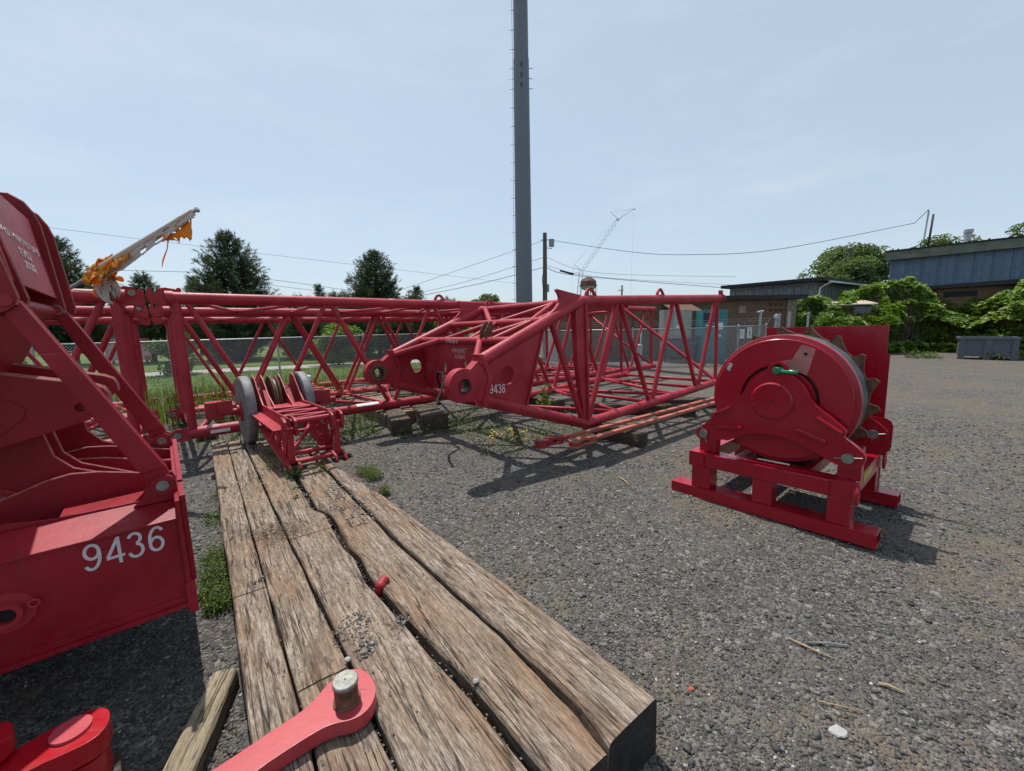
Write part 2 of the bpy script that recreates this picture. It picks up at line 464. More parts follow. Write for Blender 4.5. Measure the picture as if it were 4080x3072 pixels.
class MB:
    def __init__(s):
        s.v, s.f, s.sm = [], [], []
    def add(s, vs, fs, smooth=False):
        b = len(s.v)
        s.v += [tuple(x) for x in vs]
        s.f += [tuple(i + b for i in f) for f in fs]
        s.sm += [smooth] * len(fs)
        return s
    def tube(s, p0, p1, r, n=12, r2=None, cap=True):
        p0, p1 = Vector(p0), Vector(p1)
        d = (p1 - p0).normalized()
        a = d.orthogonal().normalized()
        b = d.cross(a)
        r2 = r if r2 is None else r2
        vs = []
        for p, rr in ((p0, r), (p1, r2)):
            for i in range(n):
                t = 2 * math.pi * i / n
                vs.append(p + a * (rr * math.cos(t)) + b * (rr * math.sin(t)))
        s.add(vs, [(i, (i + 1) % n, n + (i + 1) % n, n + i) for i in range(n)], True)
        if cap:
            s.add(vs[:n], [tuple(range(n - 1, -1, -1))])
            s.add(vs[n:], [tuple(range(n))])
        return s
    def path(s, pts, r, n=8):
        pts = [Vector(p) for p in pts]
        rs = r if hasattr(r, '__len__') else [r] * len(pts)
        rings = []
        a = None
        for i, p in enumerate(pts):
            d = (pts[min(i + 1, len(pts) - 1)] - pts[max(i - 1, 0)]).normalized()
            a = d.orthogonal().normalized() if a is None else (a - d * a.dot(d)).normalized()
            b = d.cross(a)
            rings.append([p + a * (rs[i] * math.cos(2 * math.pi * k / n)) + b * (rs[i] * math.sin(2 * math.pi * k / n)) for k in range(n)])
        vs = [q for rg in rings for q in rg]
        fs = [(i * n + k, i * n + (k + 1) % n, (i + 1) * n + (k + 1) % n, (i + 1) * n + k) for i in range(len(pts) - 1) for k in range(n)]
        s.add(vs, fs, True)
        s.add(rings[0], [tuple(range(n - 1, -1, -1))])
        s.add(rings[-1], [tuple(range(n))])
        return s
    def box(s, x0, x1, y0, y1, z0, z1, M=None):
        vs = [Vector((x, y, z)) for z in (z0, z1) for y in (y0, y1) for x in (x0, x1)]
        if M is not None:
            vs = [M @ q for q in vs]
        return s.add(vs, [(0, 2, 3, 1), (4, 5, 7, 6), (0, 1, 5, 4), (2, 6, 7, 3), (0, 4, 6, 2), (1, 3, 7, 5)])
    def bar(s, p0, p1, wd, ht, up=(0, 0, 1)):
        """rectangular bar between two points"""
        p0, p1 = Vector(p0), Vector(p1)
        d = (p1 - p0).normalized()
        sd = d.cross(Vector(up)).normalized()
        u = sd.cross(d)
        vs = [p + sd * (a * wd / 2) + u * (b * ht / 2) for p in (p0, p1) for b in (-1, 1) for a in (-1, 1)]
        return s.add(vs, [(0, 2, 3, 1), (4, 5, 7, 6), (0, 1, 5, 4), (2, 6, 7, 3), (0, 4, 6, 2), (1, 3, 7, 5)])
    def recttube(s, x0, x1, y0, y1, z0, z1, t=0.012, ax=0):
        def ring(xx, i):
            q = [(y0 + i, z0 + i), (y1 - i, z0 + i), (y1 - i, z1 - i), (y0 + i, z1 - i)]
            return [(xx, a, b) for a, b in q] if ax == 0 else q
        if ax == 0:
            vs = ring(x0, 0) + ring(x1, 0) + ring(x0, t) + ring(x1, t)
        else:
            def ry(yy, i):
                return [(x0 + i, yy, z0 + i), (x0 + i, yy, z1 - i), (x1 - i, yy, z1 - i), (x1 - i, yy, z0 + i)]
            vs = ry(y0, 0) + ry(y1, 0) + ry(y0, t) + ry(y1, t)
        fs = []
        for k in range(4):
            j = (k + 1) % 4
            fs += [(k, j, 4 + j, 4 + k)[::-1], (8 + k, 8 + j, 12 + j, 12 + k), (k, j, 8 + j, 8 + k), (4 + k, 4 + j, 12 + j, 12 + k)[::-1]]
        return s.add(vs, fs)
    def plate(s, outer, t0, t1, holes=(), plane='xz', M=None):
        loops = [list(outer)] + [list(h) for h in holes]
        tr = {'xz': lambda a, b, t: (a, t, b), 'yz': lambda a, b, t: (t, a, b), 'xy': lambda a, b, t: (a, b, t)}[plane]
        flat = [p for l in loops for p in l]
        tris = tessellate_polygon([[Vector((a, b, 0)) for a, b in l] for l in loops])
        n = len(flat)
        vs = [Vector(tr(a, b, t0)) for a, b in flat] + [Vector(tr(a, b, t1)) for a, b in flat]
        if M is not None:
            vs = [M @ q for q in vs]
        fs = [tuple(t) for t in tris] + [tuple(n + i for i in reversed(t)) for t in tris]
        b = 0
        for l in loops:
            k = len(l)
            fs += [(b + i, b + (i + 1) % k, n + b + (i + 1) % k, n + b + i) for i in range(k)]
            b += k
        return s.add(vs, fs)
    def lathe(s, prof, c, axis='y', n=40, smooth=True):
        """prof: list of (radius, offset along axis)"""
        vs = []
        for r, h in prof:
            for i in range(n):
                t = 2 * math.pi * i / n
                a, b = r * math.cos(t), r * math.sin(t)
                if axis == 'y': vs.append((c[0] + a, c[1] + h, c[2] + b))
                elif axis == 'x': vs.append((c[0] + h, c[1] + a, c[2] + b))
                else: vs.append((c[0] + a, c[1] + b, c[2] + h))
        fs = [(j * n + i, j * n + (i + 1) % n, (j + 1) * n + (i + 1) % n, (j + 1) * n + i) for j in range(len(prof) - 1) for i in range(n)]
        return s.add(vs, fs, smooth)
    def mesh(s, name, bevel=0.0, fixn=True):
        me = bpy.data.meshes.new(name)
        me.from_pydata(s.v, [], s.f)
        me.polygons.foreach_set('use_smooth', s.sm)
        if fixn or bevel:
            bm = bmesh.new()
            bm.from_mesh(me)
            bmesh.ops.remove_doubles(bm, verts=bm.verts, dist=1e-5)
            bmesh.ops.recalc_face_normals(bm, faces=bm.faces)
            if bevel:
                ed = [e for e in bm.edges if len(e.link_faces) == 2 and e.calc_face_angle(0) > 0.6]
                bmesh.ops.bevel(bm, geom=ed, offset=bevel, segments=2, affect='EDGES', profile=0.7, clamp_overlap=True)
            for e in bm.edges:               # keep hard edges hard
                if len(e.link_faces) == 2 and e.calc_face_angle(0) > 0.60:
                    e.smooth = False
            bm.to_mesh(me)
            bm.free()
        me.update()
        return me
    def build(s, name, mat, parent=None, bevel=0.0):
        return link(name, s.mesh(name, bevel), mat, parent)

def tri_soup(name, vs, fs, col, mat, parent=None):
    """big numpy mesh; col: one value per vertex"""
    me = bpy.data.meshes.new(name)
    k = fs.shape[1]
    me.vertices.add(len(vs))
    me.vertices.foreach_set('co', np.ascontiguousarray(vs, dtype=np.float32).ravel())
    me.loops.add(fs.size)
    me.loops.foreach_set('vertex_index', np.ascontiguousarray(fs, dtype=np.int32).ravel())
    me.polygons.add(len(fs))
    me.polygons.foreach_set('loop_start', np.arange(0, fs.size, k, dtype=np.int32))
    me.polygons.foreach_set('loop_total', np.full(len(fs), k, dtype=np.int32))
    at = me.attributes.new('Col', 'FLOAT_COLOR', 'POINT')
    c4 = np.ones((len(vs), 4), dtype=np.float32)
    c4[:, :3] = np.asarray(col, dtype=np.float32)[:, None]
    at.data.foreach_set('color', c4.ravel())
    me.update(calc_edges=True)
    me.validate()
    return link(name, me, mat, parent)

def unit(a):
    return a / np.maximum(np.linalg.norm(a, axis=1, keepdims=True), 1e-9)

def rand_dirs(n):
    return unit(RNG.normal(size=(n, 3)))

def leaves(name, c, nrm, size, mat, parent=None, col=None, aspect=0.62, fold=0.18):
    """leaf: six-point blade folded on its midrib"""
    n = len(c)
    nrm = unit(nrm)
    t = unit(np.cross(nrm, rand_dirs(n)))
    b = np.cross(nrm, t)
    size = np.broadcast_to(size, (n,))[:, None]
    L, Wd = t * size, b * size * aspect
    up = nrm * size * fold
    p = [c - L * 0.5, c - L * 0.18 + Wd * 0.5 + up, c + L * 0.2 + Wd * 0.36 + up, c + L * 0.58 - up * 0.6, c + L * 0.2 - Wd * 0.36 + up, c - L * 0.18 - Wd * 0.5 + up]
    vs = np.stack(p, 1).reshape(-1, 3)
    base = np.arange(n)[:, None] * 6
    fs = np.concatenate([base + np.array([[0, 1, 2, 3]]), base + np.array([[0, 3, 4, 5]])], 0)
    col = RNG.random(n) if col is None else col
    return tri_soup(name, vs, fs, np.repeat(np.clip(col, 0, 1), 6), mat, parent)

def blades(name, base, height, mat, parent=None, lean=0.45, width=0.012, col=None):
    """curved three-segment grass blades"""
    n = len(base)
    a = RNG.random(n) * 2 * math.pi
    d = np.stack([np.cos(a), np.sin(a), np.zeros(n)], 1)
    s = np.stack([-np.sin(a), np.cos(a), np.zeros(n)], 1)
    h = np.broadcast_to(height, (n,))[:, None]
    ln = (RNG.random(n) * lean)[:, None]
    wv = np.broadcast_to(width, (n,))[:, None]
    up = np.array([[0, 0, 1.0]])
    p0, p1, p2 = base, base + up * h * 0.55 + d * h * ln * 0.35, base + up * h * (1 - ln * 0.3) + d * h * ln
    vs = np.stack([p0 - s * wv, p0 + s * wv, p1 + s * wv * 0.8, p1 - s * wv * 0.8, p2], 1).reshape(-1, 3)
    bb = np.arange(n)[:, None] * 5
    f3 = np.concatenate([bb + np.array([[0, 1, 2]]), bb + np.array([[0, 2, 3]]), bb + np.array([[3, 2, 4]])], 0)
    col = RNG.random(n) if col is None else col
    return tri_soup(name, vs, f3, np.repeat(np.clip(col, 0, 1), 5), mat, parent)

def stones(name, pos, size, mat, col=None, flat=0.6, parent=None):
    n = len(pos)
    base = np.array([[1, 0, 0], [-1, 0, 0], [0, 1, 0], [0, -1, 0], [0, 0, 1], [0, 0, -1],
                     [0.62, 0.62, 0.5], [-0.62, 0.62, -0.5], [0.62, -0.62, -0.5], [-0.62, -0.62, 0.5]], float)
    # convex-ish jittered octahedron
    base = base[:6]
    f = np.array([[0, 2, 4], [2, 1, 4], [1, 3, 4], [3, 0, 4], [2, 0, 5], [1, 2, 5], [3, 1, 5], [0, 3, 5]])
    j = base[None] * (0.65 + 0.7 * RNG.random((n, 6, 1))) + RNG.normal(scale=0.22, size=(n, 6, 3))
    j *= np.stack([0.8 + 0.5 * RNG.random(n), 0.7 + 0.4 * RNG.random(n), flat * (0.7 + 0.6 * RNG.random(n))], 1)[:, None, :]
    a = RNG.random(n) * 2 * math.pi
    ca, sa = np.cos(a)[:, None], np.sin(a)[:, None]
    x = j[:, :, 0] * ca - j[:, :, 1] * sa
    y = j[:, :, 0] * sa + j[:, :, 1] * ca
    j = np.stack([x, y, j[:, :, 2]], 2) * np.broadcast_to(size, (n,))[:, None, None]
    vs = (pos[:, None, :] + j).reshape(-1, 3)
    fs = (np.arange(n)[:, None, None] * 6 + f[None]).reshape(-1, 3)
    col = np.clip(RNG.beta(2.0, 2.6, n), 0, 1) if col is None else col
    return tri_soup(name, vs, fs, np.repeat(col, 6), mat, parent)

def text_mesh(body, size, ext=0.0008, align='LEFT', spacing=1.0):
    cu = bpy.data.curves.new('lettering', 'FONT')
    cu.body = body
    cu.size = size
    cu.extrude = ext
    cu.offset = -0.012
    cu.align_x = align
    cu.space_character = spacing
    ob = bpy.data.objects.new('lettering', cu)
    COL.objects.link(ob)
    dg = bpy.context.evaluated_depsgraph_get()
    me = bpy.data.meshes.new_from_object(ob.evaluated_get(dg))
    bpy.data.objects.remove(ob)
    return me

def lettering(name, body, width, height, origin, right, up, mat, parent, spacing=1.0):
    """letters stretched to width x height, lower-left corner at origin, in the plane right/up"""
    me = text_mesh(body, 1.0, spacing=spacing)
    co = np.array([v.co[:] for v in me.vertices])
    mn, mx = co.min(0), co.max(0)
    r, u = Vector(right).normalized(), Vector(up).normalized()
    nn = r.cross(u)
    o = Vector(origin)
    for v in me.vertices:
        a = (v.co.x - mn[0]) / (mx[0] - mn[0]) * width
        b = (v.co.y - mn[1]) / (mx[1] - mn[1]) * height
        v.co = o + r * a + u * b + nn * (v.co.z + 0.001)
    ob = link(name, me, mat, parent)
    ob['kind'] = 'stuff'
    return ob

def arc(cx, cy, rx, ry, a0, a1, n=18):
    return [(cx + rx * math.cos(math.radians(a0 + (a1 - a0) * i / n)), cy + ry * math.sin(math.radians(a0 + (a1 - a0) * i / n))) for i in range(n + 1)]
NINE = [arc(0.265, 0.69, 0.195, 0.255, 0, 360, 30), [(0.46, 0.69)] + arc(0.22, 0.55, 0.245, 0.495, 8, -92, 16) + arc(0.225, 0.235, 0.17, 0.18, -95, -172, 8)]
SIX = [[(0.55 - a, 1 - b) for a, b in st] for st in NINE]
DIGITS = {'9': NINE, '6': SIX, '4': [[(0.405, 0.0), (0.405, 1.0)], [(0.40, 0.97), (0.045, 0.285)], [(0.02, 0.27), (0.55, 0.27)]],
          '3': [arc(0.265, 0.755, 0.175, 0.195, 165, -80, 18), arc(0.265, 0.295, 0.205, 0.245, 84, -168, 22)]}
def stencil_number(body, width, height, origin, right, up, mat, parent):
    r, u = Vector(right).normalized(), Vector(up).normalized()
    nn = r.cross(u)
    o = Vector(origin)
    adv = width / (len(body) * 0.62 - 0.07)
    for k, ch in enumerate(body):
        mb = MB()
        for si, st in enumerate(DIGITS[ch]):
            hw = 0.052
            closed = abs(st[0][0] - st[-1][0]) < 1e-6 and abs(st[0][1] - st[-1][1]) < 1e-6
            vs = []
            for i, (a, b) in enumerate(st):
                p0 = st[i - 1] if i else (st[-2] if closed else st[0])
                p1 = st[i + 1] if i + 1 < len(st) else (st[1] if closed else st[-1])
                dx, dy = p1[0] - p0[0], p1[1] - p0[1]
                l = math.hypot(dx, dy) or 1
                for sg in (-1, 1):
                    x, y = a - dy / l * hw * sg, b + dx / l * hw * sg
                    vs.append(o + r * ((x + 0.62 * k) * adv) + u * (y * height) + nn * (0.0012 + 0.0004 * si))
            mb.add(vs, [(2 * i, 2 * i + 1, 2 * i + 3, 2 * i + 2) for i in range(len(st) - 1)])
        mb.build('digit', mat, parent)

# ================================================================== GROUND
def sheet(name, pts, z, mat, kind='structure'):
    me = bpy.data.meshes.new(name)
    me.from_pydata([(x, y, z) for x, y in pts], [], [tuple(range(len(pts)))])
    o = link(name, me, mat)
    o['kind'] = kind
    return o
FD = Vector((0.843, 0.537))          # run of the chain-link fence
FP = Vector((-10.31, 13.11))
def fence_pt(t):
    q = FP + FD * t
    return (q.x, q.y)
sheet('ground', [(-400, -60), (400, -60), (400, 900), (-400, 900)], 0.0, GRAVEL)
sheet('lawn', [fence_pt(-60), fence_pt(14.3), (1.9, 60), (1.9, 500), (-400, 500), (-400, -60)], 0.004, LAWN)
sheet('path', [(-60, 0.5), (-17.08, 17.0), (-12.41, 19.28), (-8.25, 20.9), (1.8, 24.6), (1.8, 26.4), (-9.0, 22.6), (-14.07, 20.9), (-18, 18.9), (-60, 2.6)], 0.009, PATH)

# ================================================================== TIMBER MAT
FAR = Vector((-0.608, 0.794))
MATROT = rot3(math.atan2(0.794, -0.608))

TAR = plain('tarred_end_grain', (0.02, 0.018, 0.017), 0.8, 0, 0.6, 14, 0.6, col2=(0.006, 0.006, 0.006))
def interp(t, tab):
    if t <= tab[0][0]: return tab[0][1]
    for (a, b), (c, d) in zip(tab, tab[1:]):
        if t <= c:
            return b + (d - b) * (t - a) / (c - a)
    return tab[-1][1]

def timber_mesh(name, t0, t1, left, right, z0=0.0, z1=0.3, seed=0, wob=0.006, kerfs=(), step=0.06, rnd=0.018, sgn=-1):
    """hewn beam along local x; left/right are n(t) tables; irregular arrises, saw kerfs"""
    ts = list(np.arange(t0, t1, step)) + [t1]
    for k in kerfs:
        ts += [k - 0.006, k - 0.002, k + 0.002, k + 0.006]
    ts = sorted(ts)
    vs = []
    m_ = 14
    for t in ts:
        a = interp(t, left) if not isinstance(left, (int, float)) else left
        b = interp(t, right) if not isinstance(right, (int, float)) else right
        f = lambda i, s=1.0: noise.noise(Vector((t * 2.3 * s, i * 7.1, seed * 3.7))) * wob * 2 + noise.noise(Vector((t * 9 * s, i * 3.3, seed * 9.1))) * wob * 0.8
        rl = rnd * (0.6 + 0.9 * abs(noise.noise(Vector((t * 3, seed, 1))))) + 0.004
        rr = rnd * (0.6 + 0.9 * abs(noise.noise(Vector((t * 3, seed, 5))))) + 0.004
        dip = 0.0
        for k in kerfs:
            if abs(t - k) < 0.0035: dip = 0.014
        top = [z1 + f(j) * 0.5 - dip for j in range(6)]
        ww = b - a
        ring = [(a + f(10), z0), (b + f(11), z0), (b + f(12), z0 + (z1 - z0) * 0.5), (b + f(13), z1 - rr),
                (b - rr * 0.35 + f(13), z1 - rr * 0.3 - dip), (b - rr + f(14) * 0.5, top[0])]
        for j in range(1, 5):
            ring.append((b - rr + (a + rl - b + rr) * j / 5.0, top[j]))
        ring += [(a + rl + f(15) * 0.5, top[5]), (a + rl * 0.35 + f(16), z1 - rl * 0.3 - dip), (a + f(16), z1 - rl), (a + f(17), z0 + (z1 - z0) * 0.5)]
        vs += [(t, sgn * n_, z) for n_, z in ring]
    me = bpy.data.meshes.new(name)
    fs = []
    for i in range(len(ts) - 1):
        for k in range(m_):
            fs.append((i * m_ + k, i * m_ + (k + 1) % m_, (i + 1) * m_ + (k + 1) % m_, (i + 1) * m_ + k))
    fs.append(tuple(range(m_ - 1, -1, -1)))
    L = (len(ts) - 1) * m_
    fs.append(tuple(range(L, L + m_)))
    me.from_pydata(vs, [], fs)
    bm = bmesh.new(); bm.from_mesh(me)
    bmesh.ops.recalc_face_normals(bm, faces=bm.faces)
    bm.to_mesh(me); bm.free()
    return me

mat_root = thing('timber_mat', 'long mat of five weathered grey-brown timbers running from the foreground towards the lattice booms', 'timber mat', (0, 0, 0), MATROT)
g34 = [(0.9, 0.832), (1.22, 0.829), (1.5, 0.82), (1.76, 0.792), (2.1, 0.765), (2.49, 0.738), (2.62, 0.722), (2.75, 0.733), (2.95, 0.748), (3.14, 0.728), (3.5, 0.742), (3.87, 0.757), (4.05, 0.69), (4.87, 0.70), (7.5, 0.69)]
g45 = [(0.9, 1.135), (1.10, 1.172), (1.66, 1.166), (2.4, 1.127), (2.91, 1.098), (3.83, 1.084), (6.5, 1.05)]
gR = [(0.9, 1.495), (2.05, 1.453), (3.94, 1.326), (5.18, 1.20), (6.5, 1.17)]
sh = lambda tab, d: [(t, n_ + d) for t, n_ in tab]
specs = [
    (0.80, 7.57, 0.0, 0.187, (2.98,), 0.297),
    (0.84, 7.45, 0.199, [(0.9, 0.425), (2.0, 0.437), (4.0, 0.405), (7.6, 0.38)], (1.98,), 0.288),
    (0.86, 7.3, [(0.9, 0.448), (2.0, 0.452), (4.0, 0.42), (7.6, 0.395)], g34, (3.55,), 0.302),
    (0.885, 6.9, sh(g34, 0.055), sh(g45, -0.012), (), 0.296),
    (0.90, 6.3, sh(g45, 0.018), gR, (), 0.303),
]
for i, (a, b, l, r, kf, zt) in enumerate(specs):
    me = timber_mesh('timber', a, b, l, r, 0.0, zt, i + 1, 0.0042, kf, rnd=0.012 if i < 3 else 0.024)
    link('timber', me, WOOD, mat_root)
    me.materials.append(TAR)
    me.polygons[len(me.polygons) - 2].material_index = 1
MB().tube((2.5, -0.755, 0.25), (2.53, -0.84, 0.33), 0.028, 10).tube((2.51, -0.78, 0.275), (2.52, -0.815, 0.305), 0.036, 8).build('bolt', RED_OLD, mat_root)

def block(label, cx, cy, yaw, L, Wd, Hh, mat=WOOD_DARK, z=0.0, group=None, seed=0):
    me = timber_mesh('timber_block', -L / 2, L / 2, -Wd / 2, Wd / 2, 0.0, Hh, 20 + seed, 0.008, (), 0.08, 0.02)
    o = link('timber_block', me, mat)
    mm = rot3(yaw).to_4x4(); mm.translation = Vector((cx, cy, z))
    o.matrix_world = mm
    return tag(o, label, 'timber', group)

AR = math.radians
block('short pale split plank lying loose on the gravel beside the mat, lower left', -1.50, 1.55, AR(107), 0.98, 0.125, 0.11, WOOD_PALE, 0.0, None, 1)
BG = 'wooden blocks under the booms'
block('squared wooden block under the near corner of the butt section and the two orange bars', 1.72, 6.75, AR(-47), 1.15, 0.21, 0.215, WOOD_DARK, 0.0, BG, 2)
block('dark rotten timber under the near boom chord, left one of the pair beside the weeds', -2.36, 8.02, AR(-66), 1.5, 0.36, 0.29, WOOD_DARK, 0.0, BG, 3)
block('right one of the pair of dark timbers under the near boom chord, top chopped pale', -1.80, 8.35, AR(-66), 1.6, 0.48, 0.30, WOOD_DARK, 0.0, BG, 4)
block('long dark timber under the middle of the butt section floor', 2.6, 8.75, AR(-14), 2.6, 0.30, 0.215, WOOD_DARK, 0.0, BG, 5)
block('long dark timber under the outer end of the butt section beside the drum', 4.6, 9.3, AR(-6), 3.0, 0.30, 0.20, WOOD_DARK, 0.0, BG, 6)
block('wide old timber mat lying under the boom beyond the grey wheels', -3.1, 9.35, AR(-52), 3.0, 0.9, 0.26, WOOD, 0.0, BG, 7)
block('grey timber under the far left end of the boom, behind the strut', -6.4, 8.2, AR(-50), 2.6, 0.32, 0.27, WOOD_DARK, 0.0, BG, 8)
block('half hidden dark timber under the far chord of the boom, behind the eye plates', 0.4, 9.9, AR(-52), 2.2, 0.3, 0.26, WOOD_DARK, 0.0, BG, 9)

# ================================================================== LATTICE BOOMS
def one_tube(name, p0, p1, r, mat, parent, n=12):
    return MB().tube(p0, p1, r, n).build(name, mat, parent)

LUG2 = [(-0.10, 2.17), (-0.157, 2.14), (-0.235, 2.132), (-0.254, 2.166), (-0.265, 2.234), (-0.287, 2.238), (-0.316, 2.183), (-0.33, 2.124), (-0.319, 2.056), (-0.28, 1.998), (-0.221, 1.979), (-0.173, 1.99), (-0.10, 2.0)]
LUG1 = [(-0.60, 2.15), (-0.60, 2.0), (-0.482, 1.974), (-0.419, 1.951), (-0.366, 1.967), (-0.338, 2.036), (-0.343, 2.124), (-0.355, 2.182), (-0.372, 2.215), (-0.39, 2.209), (-0.40, 2.16), (-0.425, 2.126), (-0.466, 2.115)]

def boom(label, y0, x0, x1, nodes0, lugs, group, W=2.79, H=2.09, RC=0.092, RB=0.041, far_detail=True):
    root = thing('lattice_boom', label, 'lattice boom', (-5.037, 6.242, 0.385), rot3(0.713, -0.003, -0.038), group)
    ya, yb = y0, y0 + W
    for yy in (ya, yb):
        for zz in (0.0, H):
            c = MB().tube((x0, yy, zz), (x1, yy, zz), RC, 18)
            for k in range(int((x1 - x0) / 3.1)):
                xx = x0 + 1.7 + 3.1 * k
                c.tube((xx, yy, zz), (xx + 0.02, yy, zz), RC + 0.0025, 18)
            c.build('chord', RED, root)
    sgx = -1 if lugs == 'end' else 1          # nodes are counted from the connector end
    tops = [nodes0 + sgx * 2.205 * k for k in range(7)]
    bots = [nodes0 + sgx * (1.1 + 2.205 * k) for k in range(7)]
    tops = [t for t in tops if x0 + 0.15 < t < x1 + 0.08 or t == nodes0]
    bots = [b for b in bots if x0 + 0.15 < b < x1 - 0.1]
    xe = x0 + 0.2 if sgx < 0 else x1 - 0.2
    RS = RB
    for yy in (ya, yb):
        one_tube('post', (tops[0], yy, RC * 0.5), (tops[0], yy, H - RC * 0.5), 0.062, RED, root, 14)
        one_tube('post', (xe, yy, RC * 0.5), (xe, yy, H - RC * 0.5), 0.055, RED, root, 12)
        for i, bb in enumerate(bots):
            one_tube('brace', (tops[i] + sgx * (0.13 if i == 0 else 0.055), yy, H - RC * 0.6), (bb - sgx * 0.06, yy, RC * 0.6), RS, RED, root)
            if i + 1 < len(tops):
                one_tube('brace', (bb + sgx * 0.06, yy, RC * 0.6), (tops[i + 1] - sgx * 0.055, yy, H - RC * 0.6), RS, RED, root)
    for zz in (0.0, H):
        nd = tops if zz > 0 else [tops[0]] + bots
        for i, t in enumerate(nd):
            one_tube('brace', (t, ya + RC * 0.6, zz), (t, yb - RC * 0.6, zz), 0.036, RED, root, 10)
            if i + 1 < len(nd):
                md = (t + nd[i + 1]) / 2
                one_tube('brace', (t + sgx * 0.05, ya + RC * 0.6, zz), (md, yb - RC * 0.6, zz), 0.034, RED, root, 10)
                one_tube('brace', (md, yb - RC * 0.6, zz), (nd[i + 1] - sgx * 0.05, ya + RC * 0.6, zz), 0.034, RED, root, 10)
    # end diagonal
    one_tube('brace', (xe, yb, H - 0.05), (xe, ya, 0.05), 0.04, RED, root, 10)
    for yy in (ya, yb):
        if lugs == 'start':
            out = LUG2
            for d in (-0.075, 0.04):
                MB().plate(out, yy + d, yy + d + 0.035).build('connector_lug', RED_OLD, root, 0.004)
            MB().tube((-0.115, yy, H), (-0.02, yy, H), RC + 0.016, 18).build('connector_collar', RED_OLD, root)
            MB().tube((0.06, yy + 0.09, H + 0.135), (0.06, yy + 0.16, H + 0.135), 0.034, 12).build('pin', RED_OLD, root)
            MB().plate([(0.08, 2.10), (0.08, 2.19), (0.02, 2.235), (-0.10, 2.255), (-0.19, 2.235), (-0.23, 2.17), (-0.24, 2.10), (-0.1, 2.02)], yy + 0.08, yy + 0.11).build('connector_lug', RED_OLD, root, 0.004)
            bl = [(-0.03, 0.09), (-0.2, 0.10), (-0.27, 0.055), (-0.285, -0.02), (-0.245, -0.09), (-0.17, -0.10), (-0.03, -0.10)]
            for d in (-0.07, 0.035):
                MB().plate(bl, yy + d, yy + d + 0.035, [circ(-0.2, 0.0, 0.052, 16)]).build('connector_lug', BLACK_STEEL if (d > 0) else RED_OLD, root, 0.003)
            MB().tube((-0.2, yy - 0.075, 0), (-0.2, yy + 0.075, 0), 0.05, 14).build('pin', STEEL, root)
        elif lugs == 'end':
            for d in (-0.07, 0.035):
                MB().plate(LUG1, yy + d, yy + d + 0.035).build('connector_lug', RED_OLD, root, 0.004)
            MB().tube((-0.63, yy, H), (-0.545, yy, H), RC + 0.016, 18).build('connector_collar', RED_OLD, root)
            MB().tube((-0.475, yy - 0.09, H + 0.055), (-0.475, yy - 0.065, H + 0.055), 0.043, 14).build('pin', STEEL, root)
            MB().tube((-0.70, yy + 0.09, H + 0.135), (-0.70, yy + 0.16, H + 0.135), 0.034, 12).build('pin', RED_OLD, root)
            MB().plate([(-0.72, 2.10), (-0.72, 2.19), (-0.66, 2.235), (-0.54, 2.255), (-0.44, 2.235), (-0.39, 2.17), (-0.38, 2.10), (-0.5, 2.02)], yy + 0.075, yy + 0.105).build('connector_lug', RED_OLD, root, 0.004)
            one = [(-0.62, 0.08), (-0.45, 0.09), (-0.39, 0.04), (-0.39, -0.04), (-0.45, -0.09), (-0.62, -0.08)]
            MB().plate(one, yy - 0.02, yy + 0.02, [circ(-0.44, 0, 0.045, 14)]).build('connector_lug', RED_OLD, root, 0.003)
    return root

def lift_lug(root, x, y, z, mat=RED_OLD, k=1.0):
    out = [(-0.15, 0), (-0.13, 0.06), (-0.07, 0.125), (0.0, 0.14), (0.06, 0.11), (0.13, 0.03), (0.155, 0)]
    inn = [(-0.085, 0.012), (-0.07, 0.055), (-0.03, 0.085), (0.01, 0.085), (0.05, 0.05), (0.07, 0.012)]
    MB().plate([(x + a * k, z + b * k) for a, b in out], y - 0.016, y + 0.016, [[(x + a * k, z + b * k) for a, b in inn]]).build('lifting_lug', mat, root, 0.003)

b1 = boom('near red lattice boom section standing behind the butt section, its near chord chipped to white', 0.0, -0.07, 13.75, 0.0, 'start', 'lattice boom sections')
lift_lug(b1, 4.62, 0.0, 2.175)
lift_lug(b1, 11.9, 0.0, 2.175)
for (xa, xb, zz, yy, rz) in ((2.55, 3.0, 0.0, 0.0, 0.0965), (0.15, 0.33, 0.0, 0.0, 0.0955), (5.05, 5.2, 0.0, 0.0, 0.0955), (3.4, 3.5, 2.09, 0.0, 0.0955)):
    # bare primer where paint was rubbed off: thin shell on the upper half of the chord
    mb = MB()
    n = 12
    vs = []
    for i, xx in enumerate(np.linspace(xa, xb, 9)):
        for k in range(n):
            a = math.radians(35) + math.radians(95) * (k / (n - 1)) + 0.10 * noise.noise(Vector((xx * 9, k, zz + 3)))
            ex = 0.02 * noise.noise(Vector((k * 1.7, i * 2.1, xa)))
            vs.append((xx + (ex if i in (0, 8) else 0), yy - rz * math.cos(a), zz + rz * math.sin(a)))
    mb.add(vs, [(i * n + k, i * n + k + 1, (i + 1) * n + k + 1, (i + 1) * n + k) for i in range(8) for k in range(n - 1)], True)
    mb.build('bare_primer_patch', WHITE if xb - xa > 0.3 else DUSTY, b1)
MB().box(0.21, 0.47, -0.0965, -0.093, -0.035, 0.015).build('label_strip', WHITE, b1)
b1s = boom('left red lattice boom section with its hooked chord ends, partly behind the dark red strut', 0.0, -9.3, -0.585, -0.66, 'end', 'lattice boom sections')
b2 = boom('second red lattice boom section, directly behind the nearer one along the fence', 3.1, -0.07, 11.4, 0.0, 'start', 'lattice boom sections')
b2s = boom('rear left red lattice boom section, seen through the nearer left one', 3.1, -9.3, -0.585, -0.66, 'end', 'lattice boom sections')
